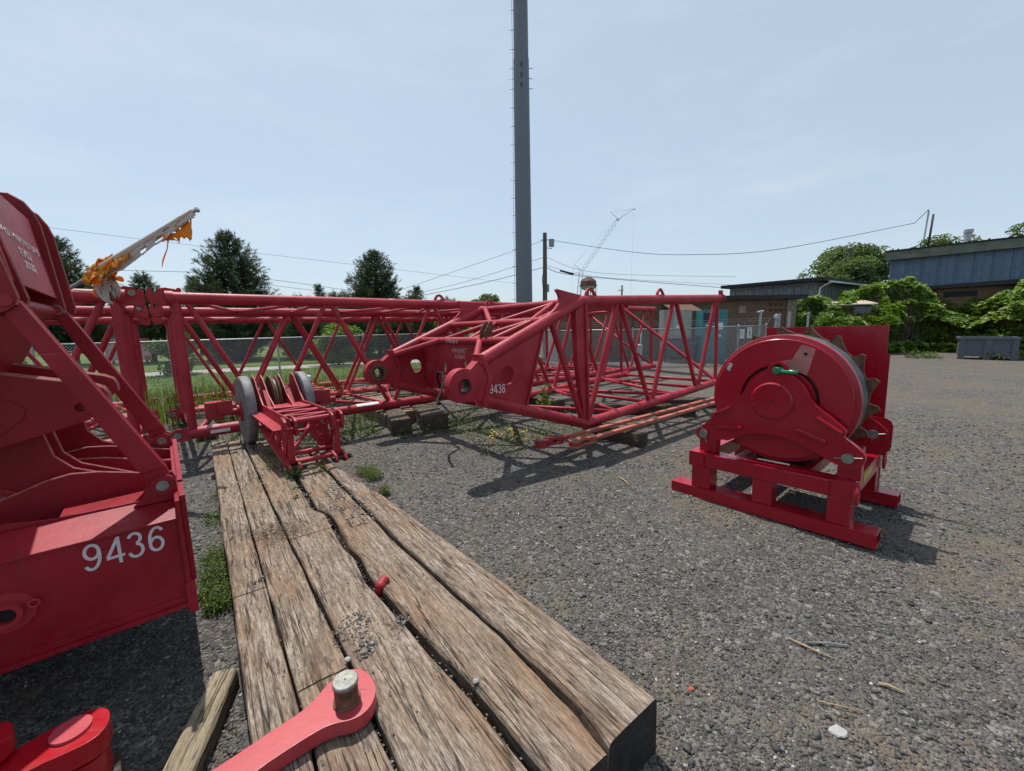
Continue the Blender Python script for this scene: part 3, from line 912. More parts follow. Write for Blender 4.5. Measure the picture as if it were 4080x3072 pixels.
for rr in (b1s,):
    for xa, xb in ((-1.75, -1.35), (-1.05, -0.62)):
        vs = []
        n = 10
        for i, xx in enumerate(np.linspace(xa, xb, 8)):
            for k in range(n):
                a = math.radians(50) + math.radians(70) * (k / (n - 1)) + 0.25 * noise.noise(Vector((xx * 7, k * 0.3, 4)))
                vs.append((xx, -0.0955 * math.cos(a), 2.09 + 0.0955 * math.sin(a)))
        MB().add(vs, [(i * n + k, i * n + k + 1, (i + 1) * n + k + 1, (i + 1) * n + k) for i in range(7) for k in range(n - 1)], True).build('bare_primer_patch', BEIGE, rr)

# ================================================================== BUTT SECTION
KB = 1.0468
def q(*p):
    return tuple(v * KB for v in p)
BW, BH, BL = 2.607 * KB, 1.956 * KB, 4.98 * KB
butt = thing('boom_butt', 'red tapered boom butt section with two big pin eyes, marked 9436 and BUTT', 'boom section', (1.23, 6.734, 0.30), rot3(0.706, 0.035, -0.017))
RC2, RB2 = 0.084, 0.046
AT, CB = (0.0, BH), (0.0, 0.0)
for yy in (0.0, BW):
    # chords: straight part, sloped upper, sloped lower
    one_tube('chord', (0.0, yy, BH), (BL, yy, BH), RC2, RED, butt, 18)
    one_tube('chord', (0.0, yy, 0.0), (BL, yy, 0.0), RC2, RED, butt, 18)
    one_tube('chord', (-0.02, yy, BH + 0.0), (-2.06 * KB, yy, 1.215 * KB), RC2 + 0.002, RED, butt, 18)
    one_tube('chord', (0.0, yy, 0.0), (-2.06 * KB, yy, 0.745 * KB), RC2 + 0.002, RED, butt, 18)
    for zz in (0.0, BH):
        MB().lathe([(0.0, -RC2), (RC2 * 0.5, -RC2 * 0.87), (RC2 * 0.87, -RC2 * 0.5), (RC2 * 1.02, 0), (RC2 * 0.87, RC2 * 0.5), (RC2 * 0.5, RC2 * 0.87), (0, RC2)], (0, yy, zz), 'z', 16).build('chord_joint', RED, butt)
    # eye plate
    ex, ez, er = -2.31 * KB, 0.965 * KB, 0.225
    out = []
    for a in range(62, 252, 10):
        out.append((ex + er * math.cos(math.radians(a)), ez + er * math.sin(math.radians(a))))
    out += [q(-2.02, 0.735), q(-1.985, 0.80), q(-1.90, 1.02), q(-1.98, 1.24), q(-2.05, 1.275)]
    MB().plate(out, yy - 0.07, yy + 0.07, [circ(ex, ez, 0.083, 20)]).build('eye_plate', RED, butt, 0.006)
    br_ = 0.112 if yy == 0 else 0.158
    bt_ = 0.076 if yy == 0 else 0.09
    MB().lathe([(0.084, -bt_), (br_ - 0.007, -bt_), (br_, -bt_ + 0.01), (br_, bt_ - 0.01), (br_ - 0.007, bt_), (0.084, bt_), (0.084, -bt_)], (ex, yy, ez), 'y', 28).build('eye_boss', RED if yy == 0 else RUST, butt)
    MB().lathe([(0.083, -bt_ - 0.002), (0.098, -bt_ - 0.003), (0.093, -bt_ - 0.0035), (0.076, -0.06), (0.076, 0.06), (0.083, bt_ + 0.002)], (ex, yy, ez), 'y', 24).build('eye_bushing', BLACK_STEEL, butt)
    # collar
    col = [q(-2.085, 1.33), q(-2.01, 1.325), q(-1.955, 1.21), q(-1.885, 1.03), q(-1.955, 0.82), q(-1.98, 0.66), q(-2.05, 0.655), q(-2.06, 0.74), q(-2.02, 0.83), q(-1.95, 1.02), q(-2.02, 1.21)]
    MB().plate(col, yy - 0.092, yy + 0.092).build('collar', RED, butt, 0.006)
    # side plate with hole
    sp = [q(-2.0, 1.19), q(-1.5, 1.41), q(-0.84, 1.63), q(-0.90, 1.50), q(-1.30, 0.55), q(-1.6, 0.60), q(-2.0, 0.74), q(-1.90, 1.0)]
    MB().plate(sp, yy - 0.02, yy + 0.02, [circ(-1.58 * KB, 1.0 * KB, 0.128, 24)]).build('side_plate', RED, butt, 0.003)
    MB().bar((-0.875 * KB, yy, 1.60 * KB), (-1.285 * KB, yy, 0.53 * KB), 0.10, 0.03, (0.4, 0, 0.9)).build('side_plate_edge', RED, butt, 0.004)
    # fin
    fin = [q(-0.585, 2.115), q(-0.57, 2.135), q(-0.54, 2.128), q(-0.30, 2.085), q(-0.05, 2.045), q(-0.03, 1.97), q(-0.4, 1.84), q(-0.80, 1.72), q(-0.80, 1.745), q(-0.62, 1.85), q(-0.535, 1.93), q(-0.515, 2.0), q(-0.535, 2.06)]
    MB().plate(fin, yy - 0.025, yy + 0.025).build('fin', RED, butt, 0.004)
    # corner post: plate box tapering to the lower joint
    pl = [(-0.215, 1.80 * KB), (0.0, 1.90 * KB), (0.02, 0.06), (-0.07, 0.06), (-0.20, 1.1)]
    MB().plate(pl, yy - 0.05, yy + 0.05).build('corner_post', RED, butt, 0.004)
    MB().box(-0.004, 0.046, yy - 0.082, yy + 0.082, 0.03, BH - 0.06).build('corner_post_flange', RED, butt, 0.004)
    # side bracing
    T = [0.967, 2.847, 4.72]
    Bn = [0.06, 1.965, 3.863]
    seg = [((-0.70, 1.66), (-0.075, 0.09)), ((0.905, 1.9), (0.09, 0.06)), ((1.01, 1.9), (1.90, 0.05)), ((2.79, 1.9), (2.02, 0.05)), ((2.91, 1.9), (3.80, 0.05)), ((4.69, 1.9), (3.92, 0.05))]
    for (xa, za), (xb, zb) in seg:
        one_tube('brace', (xa * KB, yy, za * KB), (xb * KB, yy, zb * KB), RB2, RED, butt, 12)
    one_tube('post', (4.80 * KB, yy, 0.05), (4.80 * KB, yy, BH - 0.05), RB2 - 0.004, RED, butt, 12)
    MB().tube((BL - 0.02, yy, BH), (BL + 0.07, yy, BH), RC2 + 0.014, 16).box(BL - 0.06, BL + 0.06, yy - 0.03, yy + 0.03, BH + RC2, BH + RC2 + 0.10).build('connector_lug', RED_OLD, butt, 0.004)
    MB().tube((BL - 0.02, yy, 0), (BL + 0.09, yy, 0), RC2 + 0.012, 16).build('connector_lug', RED_OLD, butt)
    lift_lug(butt, 0.23, yy, BH + 0.078)
    lift_lug(butt, 2.42, yy, BH + 0.078)
# floor and roof lacing
for zz, nodes in ((0.0, [0.0, 2.014, 3.944, 4.90]), (BH, [0.98, 2.86, 4.75])):
    for i, t in enumerate(nodes):
        one_tube('brace', (t * KB, 0.06, zz), (t * KB, BW - 0.06, zz), 0.038, RED, butt, 10)
    for a, b in zip(nodes, nodes[1:]):
        md = (a + b) / 2
        if b - a > 1:
            one_tube('brace', ((a + 0.05) * KB, BW - 0.06, zz), (md * KB, 0.06, zz), 0.036, RED, butt, 10)
            one_tube('brace', (md * KB, 0.06, zz), ((b - 0.05) * KB, BW - 0.06, zz), 0.036, RED, butt, 10)
one_tube('brace', (4.82 * KB, BW - 0.05, BH - 0.08), (4.86 * KB, 0.05, 0.06), 0.044, RED, butt, 12)
# sloped front face: cross tubes, stringers, lacing
def sl(x):                      # height of the sloped chord at x (unscaled)
    return 1.215 + (x + 2.06) * (1.956 - 1.215) / 2.04
def fp(x, fy):
    return (x * KB, fy * BW, sl(x) * KB)
X1, X2, X3 = -1.42, -0.76, -0.02
for xx, rr in ((X1, 0.058), (X2, 0.058), (X3, 0.06)):
    one_tube('cross_tube', (xx * KB, 0.05, sl(xx) * KB), (xx * KB, BW - 0.05, sl(xx) * KB), rr, RED, butt, 14)
for a, b, r in ((fp(-2.02, 0.03), fp(X1, 0.30), 0.05), (fp(-1.98, 0.97), fp(X1, 0.74), 0.05),
                (fp(X1, 0.72), fp(X2, 0.50), 0.04), (fp(X1, 0.42), fp(X2, 0.45), 0.045), (fp(X1, 0.40), fp(X2, 0.14), 0.04), (fp(X1, 0.20), fp(X2, 0.12), 0.045),
                (fp(X2, 0.47), fp(X3, 0.20), 0.04), (fp(X2, 0.52), fp(X3, 0.94), 0.05), (fp(X2, 0.14), fp(X3, 0.22), 0.045), (fp(X2, 0.10), fp(X3, 0.02), 0.04)):
    one_tube('brace', a, b, r, RED, butt, 12)
MB().plate([(-1.46 * KB, 1.66), (-1.36 * KB, 1.80), (-1.30 * KB, 1.80), (-1.33 * KB, 1.58), (-1.47 * KB, 1.52)], 0.62, 0.635).plate([(-1.46 * KB, 1.66), (-1.36 * KB, 1.80), (-1.30 * KB, 1.80), (-1.33 * KB, 1.58), (-1.47 * KB, 1.52)], 0.74, 0.755).build('bracket', RUST, butt)
# transverse web between the side plates, with drop-shaped holes
def drop(cy, cz, s):
    return [(cy, cz + 0.16 * s), (cy + 0.045 * s, cz + 0.05 * s), (cy + 0.06 * s, cz - 0.03 * s), (cy + 0.035 * s, cz - 0.10 * s), (cy, cz - 0.125 * s), (cy - 0.035 * s, cz - 0.10 * s), (cy - 0.06 * s, cz - 0.03 * s), (cy - 0.045 * s, cz + 0.05 * s)]
WX = -1.40 * KB
web = [(0.03, 0.62), (BW - 0.03, 0.62), (BW - 0.03, 1.46), (0.03, 1.46)]
MB().plate(web, WX - 0.012, WX + 0.012, [drop(1.95, 1.06, 1.0), drop(1.30, 1.06, 1.0), circ(2.02, 0.83, 0.09, 16), circ(1.28, 0.80, 0.09, 16)], 'yz').build('web_plate', RED, butt, 0.002)
# text on the web faces away from -x: read from the eye side
stencil_number('9436', 0.27, 0.125, (-1.90 * KB, -0.0225, 0.80 * KB), (0.95, 0, -0.09), (0.0, 0, 1), WHITE, butt)
lettering('marking', 'MTW #59 BUTT', 0.44, 0.085, (WX - 0.014, 1.66, 1.30), (0, -1, 0), (0, 0, 1), LETTER_FADED, butt)
lettering('marking', 'A13754-4', 0.30, 0.075, (WX - 0.014, 1.59, 1.205), (0, -1, 0), (0, 0, 1), LETTER_FADED, butt)
lettering('marking', 'MTW #58-40', 0.36, 0.08, (X1 * KB - 0.061, 1.72, sl(X1) * KB - 0.05), (0, -1, 0), (0, 0, 1), LETTER_FADED, butt)
# black hose hanging between the plates
hp = [(-1.62, 1.92, 0.70), (-1.66, 1.93, 0.86), (-1.68, 1.84, 0.98), (-1.70, 1.66, 0.98), (-1.78, 1.52, 0.86), (-1.9, 1.42, 0.7), (-2.05, 1.30, 0.62), (-2.2, 1.05, 0.60), (-2.3, 0.8, 0.66)]
tag(MB().path(hp, 0.022, 8).build('hose', RUBBER, butt))

# ================================================================== PENDANT BARS on the ground
def pendant(label, p_eye, p_far, z, seed):
    d = Vector((p_far[0] - p_eye[0], p_far[1] - p_eye[1], 0))
    L = d.length
    root = thing('pendant_bar', label, 'pendant bar', (p_eye[0], p_eye[1], z), rot3(math.atan2(d.y, d.x)), 'pendant bars beside the butt section')
    link_o = [(-0.085 * math.cos(a), 0.085 * math.sin(a)) for a in np.linspace(math.pi / 2, -math.pi / 2, 13)]
    def dog(x0, x1, r=0.085, wst=0.045):
        a1 = [(x0 + r * math.cos(a), r * math.sin(a)) for a in np.linspace(math.radians(50), math.radians(310), 15)]
        a2 = [(x1 + r * math.cos(a), r * math.sin(a)) for a in np.linspace(math.radians(-130), math.radians(130), 15)]
        return a1 + [((x0 + x1) / 2 - 0.04, -wst), ((x0 + x1) / 2 + 0.04, -wst)] + a2 + [((x0 + x1) / 2 + 0.04, wst), ((x0 + x1) / 2 - 0.04, wst)]
    for zz in (0.0, 0.072):
        MB().plate(dog(0.0, 0.36), zz, zz + 0.034, (), 'xy').build('link_plate', ORANGE_BAR if seed else RED_OLD, root, 0.005)
    MB().tube((0.0, 0, 0.034), (0.0, 0, 0.072), 0.083, 20).build('spacer', RED_OLD, root)
    for xx in (0.0, 0.36):
        MB().tube((xx, 0, -0.01), (xx, 0, 0.122), 0.044, 18).tube((xx, 0, 0.106), (xx, 0, 0.116), 0.055, 18).build('pin', STEEL, root)
    eye = [(0.36 + 0.075 * math.cos(a), 0.075 * math.sin(a)) for a in np.linspace(math.radians(40), math.radians(320), 15)] + [(0.55, -0.042), (0.55, 0.042)]
    MB().plate(eye, 0.036, 0.070, (), 'xy').build('bar_end', ORANGE_BAR if seed else RED_OLD, root, 0.004)
    MB().box(0.55, L, -0.042, 0.042, 0.030, 0.080).build('bar', ORANGE_BAR, root, 0.004)
    return root
pendant('dull red pendant bar with pinned end link, the further one beside the butt section', (0.40, 5.69), (4.95, 9.25), 0.222, 0)
pendant('bleached orange pendant bar with pinned end link, the nearer one beside the butt section', (0.885, 5.66), (5.0, 9.0), 0.226, 1)

# ================================================================== STRUT (left)
STR = thing('mast_strut', 'huge dark red strut frame at left, box base marked 9436 and lettered upper panel', 'crane strut', (-1.955, 2.162, 0.44), rot3(AR(40.5)))
STR.scale = (0.78, 0.78, 0.78)
YF, YB_ = -0.25, 1.80
XL = -2.4
# base box: front face, bottom flange, end cap, deck pieces
MB().box(XL, 0.06, YF, YF + 0.012, 0.10, 0.735).build('front_plate', RED_STRUT, STR)
# pipe opening with ring is in front of the plate
MB().box(XL, 0.06, YB_ - 0.012, YB_, 0.10, 0.735).build('back_plate', RED_STRUT, STR)
MB().box(XL, 0.05, YF + 0.012, YB_ - 0.012, 0.115, 0.14).build('bottom_plate', RED_STRUT, STR)
MB().box(XL, 0.075, YF - 0.035, YF + 0.05, 0.085, 0.112).build('bottom_flange', RED_STRUT, STR, 0.004)
MB().box(-0.70, 0.05, YF - 0.012, YF, 0.113, 0.155).build('weld_strip', RED_STRUT, STR, 0.004)
MB().add([(XL, YF - 0.02, 0.736), (0.062, YF - 0.02, 0.736), (0.062, 0.0, 0.812), (XL, 0.0, 0.812), (XL, YF - 0.02, 0.722), (0.062, YF - 0.02, 0.722), (0.062, 0.0, 0.798), (XL, 0.0, 0.798)],
         [(0, 1, 2, 3), (4, 7, 6, 5), (0, 4, 5, 1), (1, 5, 6, 2), (2, 6, 7, 3), (3, 7, 4, 0)]).build('top_plate', RED_STRUT, STR, 0.003)
MB().add([(XL, YB_ + 0.02, 0.736), (0.062, YB_ + 0.02, 0.736), (0.062, 1.54, 0.812), (XL, 1.54, 0.812), (XL, YB_ + 0.02, 0.722), (0.062, YB_ + 0.02, 0.722), (0.062, 1.54, 0.798), (XL, 1.54, 0.798)],
         [(0, 1, 2, 3), (4, 7, 6, 5), (0, 4, 5, 1), (1, 5, 6, 2), (2, 6, 7, 3), (3, 7, 4, 0)]).build('top_plate', RED_STRUT, STR, 0.003)
dk = [(-0.55, 0.005), (0.06, 0.005), (0.06, 1.535), (-0.55, 1.535)]
MB().plate(dk, 0.745, 0.76, (), 'xy').build('deck', RED_STRUT, STR)
# stepped strips along the front edge of the deck
MB().plate([(XL, 0.93), (-0.77, 0.86), (-0.58, 0.825), (-0.40, 0.815), (0.05, 0.815), (0.05, 0.73), (XL, 0.70)], 0.03, 0.042).build('rib', RED_STRUT, STR, 0.002)
ribp = [(XL, 0.44), (-0.95, 0.83), (-0.62, 0.955), (-0.50, 0.975), (-0.36, 0.955), (0.05, 0.835), (0.05, 0.73), (-0.50, 0.73), (-0.62, 0.62), (-0.8, 0.5), (XL, 0.2)]
for yy in (0.50, 0.95, 1.40):
    MB().plate(ribp, yy, yy + 0.016).build('rib', RED_STRUT, STR)
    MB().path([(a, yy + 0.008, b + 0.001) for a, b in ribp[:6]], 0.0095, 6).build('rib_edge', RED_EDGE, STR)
# end cap plates at the right
for (x0_, x1_, z0_, z1_, yy0, yy1) in ((0.052, 0.078, 0.10, 0.86, YF - 0.03, YB_ + 0.03), (0.078, 0.112, 0.24, 0.875, YF + 0.02, 0.10), (0.078, 0.112, 0.24, 0.875, 0.16, YB_ - 0.1), (0.045, 0.10, 0.04, 0.26, YF - 0.045, YF + 0.03)):
    MB().box(x0_, x1_, yy0, yy1, z0_, z1_).build('end_plate', RED_STRUT, STR, 0.006)
# tube opening with rim and little eye
MB().lathe([(0.045, 0.0), (0.045, -0.05), (0.068, -0.05), (0.072, -0.03), (0.072, -0.012), (0.115, -0.012), (0.12, -0.004), (0.12, 0.0)], (-0.735, YF, 0.42), 'y', 28).build('pipe_socket', RED_OLD, STR)
MB().lathe([(0.0, -0.005), (0.047, -0.005), (0.047, 0.0), (0, 0)], (-0.735, YF, 0.42), 'y', 20).build('pipe_socket_bore', DARK, STR)
MB().lathe([(0.022 + 0.007 * math.cos(a), 0.007 * math.sin(a) - 0.03) for a in np.linspace(0, 2 * math.pi, 9)], (-0.625, YF, 0.445), 'y', 16).build('ring_eye', RED_OLD, STR)
stencil_number('9436', 0.385, 0.175, (-0.41, YF - 0.0005, 0.525), (1, 0, 0.03), (0, 0, 1), SILVER, STR)
def along(a, b, t):
    return (a[0] + (b[0] - a[0]) * t, a[1] + (b[1] - a[1]) * t)
for yy in (0.0, 1.541):
    y0_, y1_ = yy - 0.045, yy + 0.075
    # lug on deck
    lug = [(-0.165, 0.805), (0.075, 0.805), (0.075, 0.93), (0.062, 0.968), (0.03, 0.99), (-0.02, 0.985), (-0.075, 0.93), (-0.11, 0.86)]
    for d in (-0.055, 0.06):
        MB().plate(lug, yy + d, yy + d + 0.022, [circ(0.0, 0.92, 0.028, 14)]).build('pin_lug', RED_STRUT, STR, 0.003)
    MB().tube((0.0, yy - 0.07, 0.92), (0.0, yy + 0.095, 0.92), 0.036, 18).build('pin', STEEL, STR)
    MB().path([(0.03, yy - 0.074, 0.935), (0.05, yy - 0.076, 0.93), (0.066, yy - 0.074, 0.945)], 0.004, 6).build('cotter_pin', BLACK_STEEL, STR)
    MB().lathe([(0.036, -0.034), (0.068, -0.034), (0.068, 0.0)], (0.0, yy - 0.03, 0.92), 'y', 20).build('boss', RED_STRUT, STR)
    # inclined box arm
    lo0, lo1 = (-0.088, 0.985), (-0.583, 2.16)
    up0, up1 = (0.035, 1.035), (-0.497, 2.19)
    end = [(0.045, 0.94), (0.03, 0.965), (0.012, 0.972)]
    MB().plate([lo0, (-0.05, 0.91), (-0.01, 0.875), (0.03, 0.885), (0.05, 0.92), (0.045, 0.98), up0, up1, lo1], y0_ + 0.02, y1_ - 0.02).build('arm', RED_STRUT, STR, 0.012)
    MB().plate([along(lo0, lo1, 0.03), along(up0, up1, 0.01), up1, lo1], y0_, y1_).build('arm_sleeve', RED_STRUT, STR, 0.012)
    # head side plates (a pair each side)
    for d, dx, dz in ((-0.07, 0.0, 0.0), (0.085, 0.045, -0.06)):
        lean = (lambda z: -0.11 * max(0.0, z - 2.3)) if yy < 0.5 else (lambda z: 0.0)
        if yy < 0.5:
            dx *= 0.3
        hd = [(-0.60 + dx, 2.10), (-0.545 + dx, 2.125), (-0.505 + dx, 2.16), (-0.494 + dx, 2.20), (-0.55 + dx, 2.87 + dz), (-0.575 + dx, 2.96 + dz), (-0.62 + dx, 3.045 + dz), (-0.70 + dx, 3.10 + dz), (-0.85, 3.10 + dz), (-1.05, 2.9), (-1.05, 2.35), (-0.75, 2.12)]
        hd = [(a + lean(b), b) for a, b in hd]
        MB().plate(hd, yy + d, yy + d + 0.018).build('head_plate', RED_STRUT, STR, 0.002)
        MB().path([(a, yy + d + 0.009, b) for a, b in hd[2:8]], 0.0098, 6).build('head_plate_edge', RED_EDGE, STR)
    MB().tube((-0.545, yy - 0.08, 2.185), (-0.545, yy + 0.11, 2.185), 0.034, 16).build('pin', RED_OLD, STR)
    if yy > 1: MB().lathe([(0.038 + 0.005 * math.cos(a), 0.005 * math.sin(a) - 0.078) for a in np.linspace(0, 2 * math.pi, 9)], (-0.545, yy, 2.185), 'y', 18).build('retaining_ring', STEEL, STR)
    # middle links: paired plates with rounded ends
for yy in (0.36, 1.12):
    mid = [(-1.6, 2.0), (-0.71, 1.736), (-0.30, 1.622), (-0.25, 1.595), (-0.23, 1.55), (-0.227, 1.49), (-0.343, 1.378), (-0.77, 1.26), (-1.6, 1.03)]
    for d in (0.0, 0.045, 0.09):
        MB().plate(mid, yy + d, yy + d + 0.022, [circ(-0.375, 1.475, 0.03, 14)] if d == 0 else []).build('link_plate', RED_STRUT, STR, 0.002)
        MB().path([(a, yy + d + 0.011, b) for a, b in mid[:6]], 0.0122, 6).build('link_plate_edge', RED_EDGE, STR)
    dob = [(-1.2, 1.62), (-0.80, 1.60), (-0.68, 1.56), (-0.62, 1.50), (-0.64, 1.44), (-0.74, 1.345), (-0.80, 1.33), (-1.2, 1.40)]
    MB().plate(dob, yy - 0.012, yy).build('doubler_plate', RED_STRUT, STR, 0.005)
# lettered panel between the head plates
MB().add([(-0.515, 0.02, 2.30), (-0.525, 1.53, 2.275), (-0.60, 1.53, 2.90), (-0.60, 0.02, 2.92), (-0.535, 0.02, 2.30), (-0.545, 1.53, 2.275), (-0.62, 1.53, 2.90), (-0.62, 0.02, 2.92)],
         [(0, 1, 2, 3), (4, 7, 6, 5), (0, 4, 5, 1), (1, 5, 6, 2), (2, 6, 7, 3), (3, 7, 4, 0)]).build('lettered_panel', RED_STRUT, STR, 0.004)
pnl = lambda y, z: (-0.5145 - (z - 2.29) * 0.13, y, z)
upn = (-0.13, 0, 1)
lettering('marking', 'MTW #59 - MAIN STRUT LUFF JIB', 1.18, 0.062, pnl(0.10, 2.60), (0, 1, -0.012), upn, LETTER_FADED, STR)
lettering('marking', 'A13472-2', 0.34, 0.055, pnl(0.54, 2.515), (0, 1, -0.012), upn, LETTER_FADED, STR)
lettering('marking', '2003202', 0.30, 0.05, pnl(0.58, 2.435), (0, 1, -0.012), upn, LETTER_FADED, STR)
# cross members, gussets and rope sheaves between the sides
MB().tube((-0.60, 0.1, 2.17), (-0.60, 1.46, 2.17), 0.06, 14).build('cross_tube', RED_STRUT, STR)
MB().add([(-0.60, 0.09, 2.12), (-0.60, 1.45, 2.12), (-1.02, 1.45, 1.28), (-1.02, 0.09, 1.28), (-0.63, 0.09, 2.12), (-0.63, 1.45, 2.12), (-1.05, 1.45, 1.28), (-1.05, 0.09, 1.28)],
         [(0, 1, 2, 3), (4, 7, 6, 5), (0, 4, 5, 1), (1, 5, 6, 2), (2, 6, 7, 3), (3, 7, 4, 0)]).build('cross_plate', RED_STRUT, STR)
MB().box(-1.04, -0.70, 0.03, 1.52, 3.0, 3.02).box(-1.04, -1.02, 0.03, 1.52, 2.3, 3.0).build('shadow_head_box', RED_STRUT, STR)  # hidden closing box, added to thicken the strut's shadow
MB().box(XL, -1.05, 0.09, 1.45, 1.5, 1.53).build('shadow_link_web', RED_STRUT, STR)  # added web, put in so the strut's shadow fills out
MB().plate([(-0.95, 2.9), (-1.10, 3.35), (-1.5, 3.62), (-2.3, 3.62), (-2.3, 1.9), (-1.0, 1.95)], -0.05, -0.03).build('head_plate', RED_STRUT, STR)  # unseen head extension, added to cast a longer shadow on the gravel
MB().plate([(-1.15, 3.05), (-1.5, 3.55), (-2.3, 3.55), (-2.3, 1.9), (-1.15, 1.95)], 1.5, 1.52).build('head_plate', RED_STRUT, STR)  # far side of the unseen extension, added for its shadow
MB().box(-2.3, -1.2, -0.03, 1.5, 3.0, 3.02).build('shadow_head_web', RED_STRUT, STR)  # unseen sheet bridging the extension, added as a shadow caster
for yy, d in ((0.62, 0.0), (0.74, 0.03), (1.52, 0.09)):
    gs = [(-0.62 + d, 1.29), (-0.585 + d, 1.10), (-0.50 + d, 0.99), (-0.33 + d, 0.90), (-0.18 + d, 0.82), (-0.5 + d, 0.80), (-0.95, 0.82), (-0.95, 1.27)]
    MB().plate(gs, yy, yy + 0.018).build('gusset', RED_STRUT, STR)
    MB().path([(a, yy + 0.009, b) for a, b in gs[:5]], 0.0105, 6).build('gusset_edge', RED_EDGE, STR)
for k in range(4):
    yy = 0.60 + 0.085 * k
    MB().lathe([(0.28, 0.0), (0.42, 0.0), (0.43, 0.012), (0.39, 0.03), (0.43, 0.048), (0.42, 0.06), (0.28, 0.06)], (-1.05, yy, 0.55), 'y', 40).build('sheave', RED_OLD, STR)
MB().box(XL, -0.9, 0.55, 0.56, 0.15, 0.60).build('web', RED_STRUT, STR)
for xx in (-0.45, -2.0):
    for yy in (0.1, 1.45):
        pass
for lx_, ly_, lab in ((-0.9, 1.45, 'stacked timber packing under the back of the strut base, nearer the mat'), (-2.6, 0.9, 'stacked timber packing under the strut base at the left edge')):
    wx, wy = -1.955 + 0.78 * (lx_ * 0.760 - ly_ * 0.649), 2.162 + 0.78 * (lx_ * 0.649 + ly_ * 0.760)
    block(lab, wx, wy, AR(-49.5), 0.7, 0.34, 0.505, WOOD_DARK, 0.0, 'packing under the strut', 12)

# ================================================================== JIB TIP with wheels
TIP = thing('jib_tip', 'red jib tip frame with two grey wheels and a rope sheave standing on the mat', 'jib tip', (-2.62, 4.65, 0), rot3(AR(42)))
TW = 0.53
for xs in (0.0, TW):
    sg = -1 if xs == 0 else 1
    # upper rail: angle section, kicked up at the head
    rail = [(-0.02, 0.80), (0.0, 0.95), (1.35, 0.925), (1.50, 1.02), (1.78, 1.26), (1.92, 1.30), (2.02, 1.22), (2.06, 0.95), (1.95, 0.72), (1.6, 0.66), (1.4, 0.80)]
    MB().plate(rail, xs - 0.009, xs + 0.009, (), 'yz').build('side_rail', RED, TIP, 0.002)
    MB().box(min(xs, xs + sg * 0.15), max(xs, xs + sg * 0.15), 0.10, 1.45, 0.795, 0.810).build('rail_flange', RED, TIP, 0.002)
    # lower chord plate and openwork web
    MB().bar((xs, 0.05, 0.37), (xs, 1.66, 0.67), 0.16, 0.035).build('lower_chord', RED, TIP, 0.003)
    for a, b in (((0.30, 0.42), (0.10, 0.80)), ((0.30, 0.42), (0.42, 0.79)), ((0.62, 0.48), (0.44, 0.79)), ((0.62, 0.48), (0.74, 0.79)), ((0.92, 0.53), (0.78, 0.79)), ((1.15, 0.57), (1.1, 0.79))):
        MB().bar((xs, a[0], a[1]), (xs, b[0], b[1]), 0.05, 0.03, (1, 0, 0)).build('web_bar', RED, TIP, 0.003)
    MB().bar((xs, 0.02, 0.40), (xs, -0.02, 0.84), 0.045, 0.06, (1, 0, 0)).build('end_post', RED, TIP, 0.006)
    # upper fork lugs and lower pinned feet
    for d in (-0.055, 0.055):
        lg = [(0.10, 0.955), (-0.02, 0.955), (-0.075, 0.925), (-0.095, 0.86), (-0.09, 0.76), (-0.05, 0.735), (0.02, 0.75), (0.10, 0.80)]
        MB().plate(lg, xs + d - 0.014, xs + d + 0.014, [circ(-0.035, 0.84, 0.042, 14)], 'yz').build('fork_lug', RED_OLD, TIP, 0.004)
        ft = [(0.22, 0.42), (0.05, 0.44), (-0.07, 0.41), (-0.11, 0.36), (-0.09, 0.315), (-0.03, 0.305), (0.05, 0.32), (0.22, 0.35)]
        MB().plate(ft, xs + d - 0.016, xs + d + 0.016, [circ(-0.05, 0.36, 0.03, 12)], 'yz').build('foot_lug', RED_OLD, TIP, 0.004)
    MB().tube((xs - 0.10, -0.05, 0.36), (xs + 0.13, -0.05, 0.36), 0.032, 14).build('pin', BLACK_STEEL, TIP)
# ladder rungs on top
rungs = [((0.02, 0.04), (TW - 0.02, 0.04), 0.034), ((0.02, 0.16), (TW - 0.02, 0.30), 0.02), ((0.02, 0.42), (TW - 0.02, 0.32), 0.02), ((0.02, 0.45), (TW - 0.02, 0.62), 0.02), ((0.02, 0.76), (TW - 0.02, 0.66), 0.02), ((0.02, 0.80), (TW - 0.02, 0.95), 0.02), ((0.02, 1.10), (TW - 0.02, 0.99), 0.02)]
for (a, b), (c, d), r in rungs:
    one_tube('rung', (a, b, 0.895), (c, d, 0.895), r, RED, TIP, 12)
for (a, b, c), (d, e, f), r in (((0.0, 0.06, 0.39), (TW, 0.06, 0.39), 0.03), ((0.0, 0.24, 0.45), (TW, 0.24, 0.45), 0.03), ((0.02, 0.24, 0.46), (TW * 0.62, 0.50, 0.66), 0.028), ((TW * 0.6, 0.5, 0.66), (TW, 0.9, 0.78), 0.028), ((0.0, 0.7, 0.62), (TW, 0.7, 0.62), 0.025)):
    one_tube('cross_tube', (a, b, c), (d, e, f), r, RED, TIP, 12)
pw = [(0.30, 0.88), (0.52, 0.88), (0.52, 0.44), (0.44, 0.42), (0.30, 0.62)]
MB().plate(pw, 0.30, 0.312, [circ(0.38, 0.78, 0.035, 14), circ(0.47, 0.79, 0.035, 14), circ(0.42, 0.66, 0.04, 14)]).build('perforated_plate', RED, TIP)
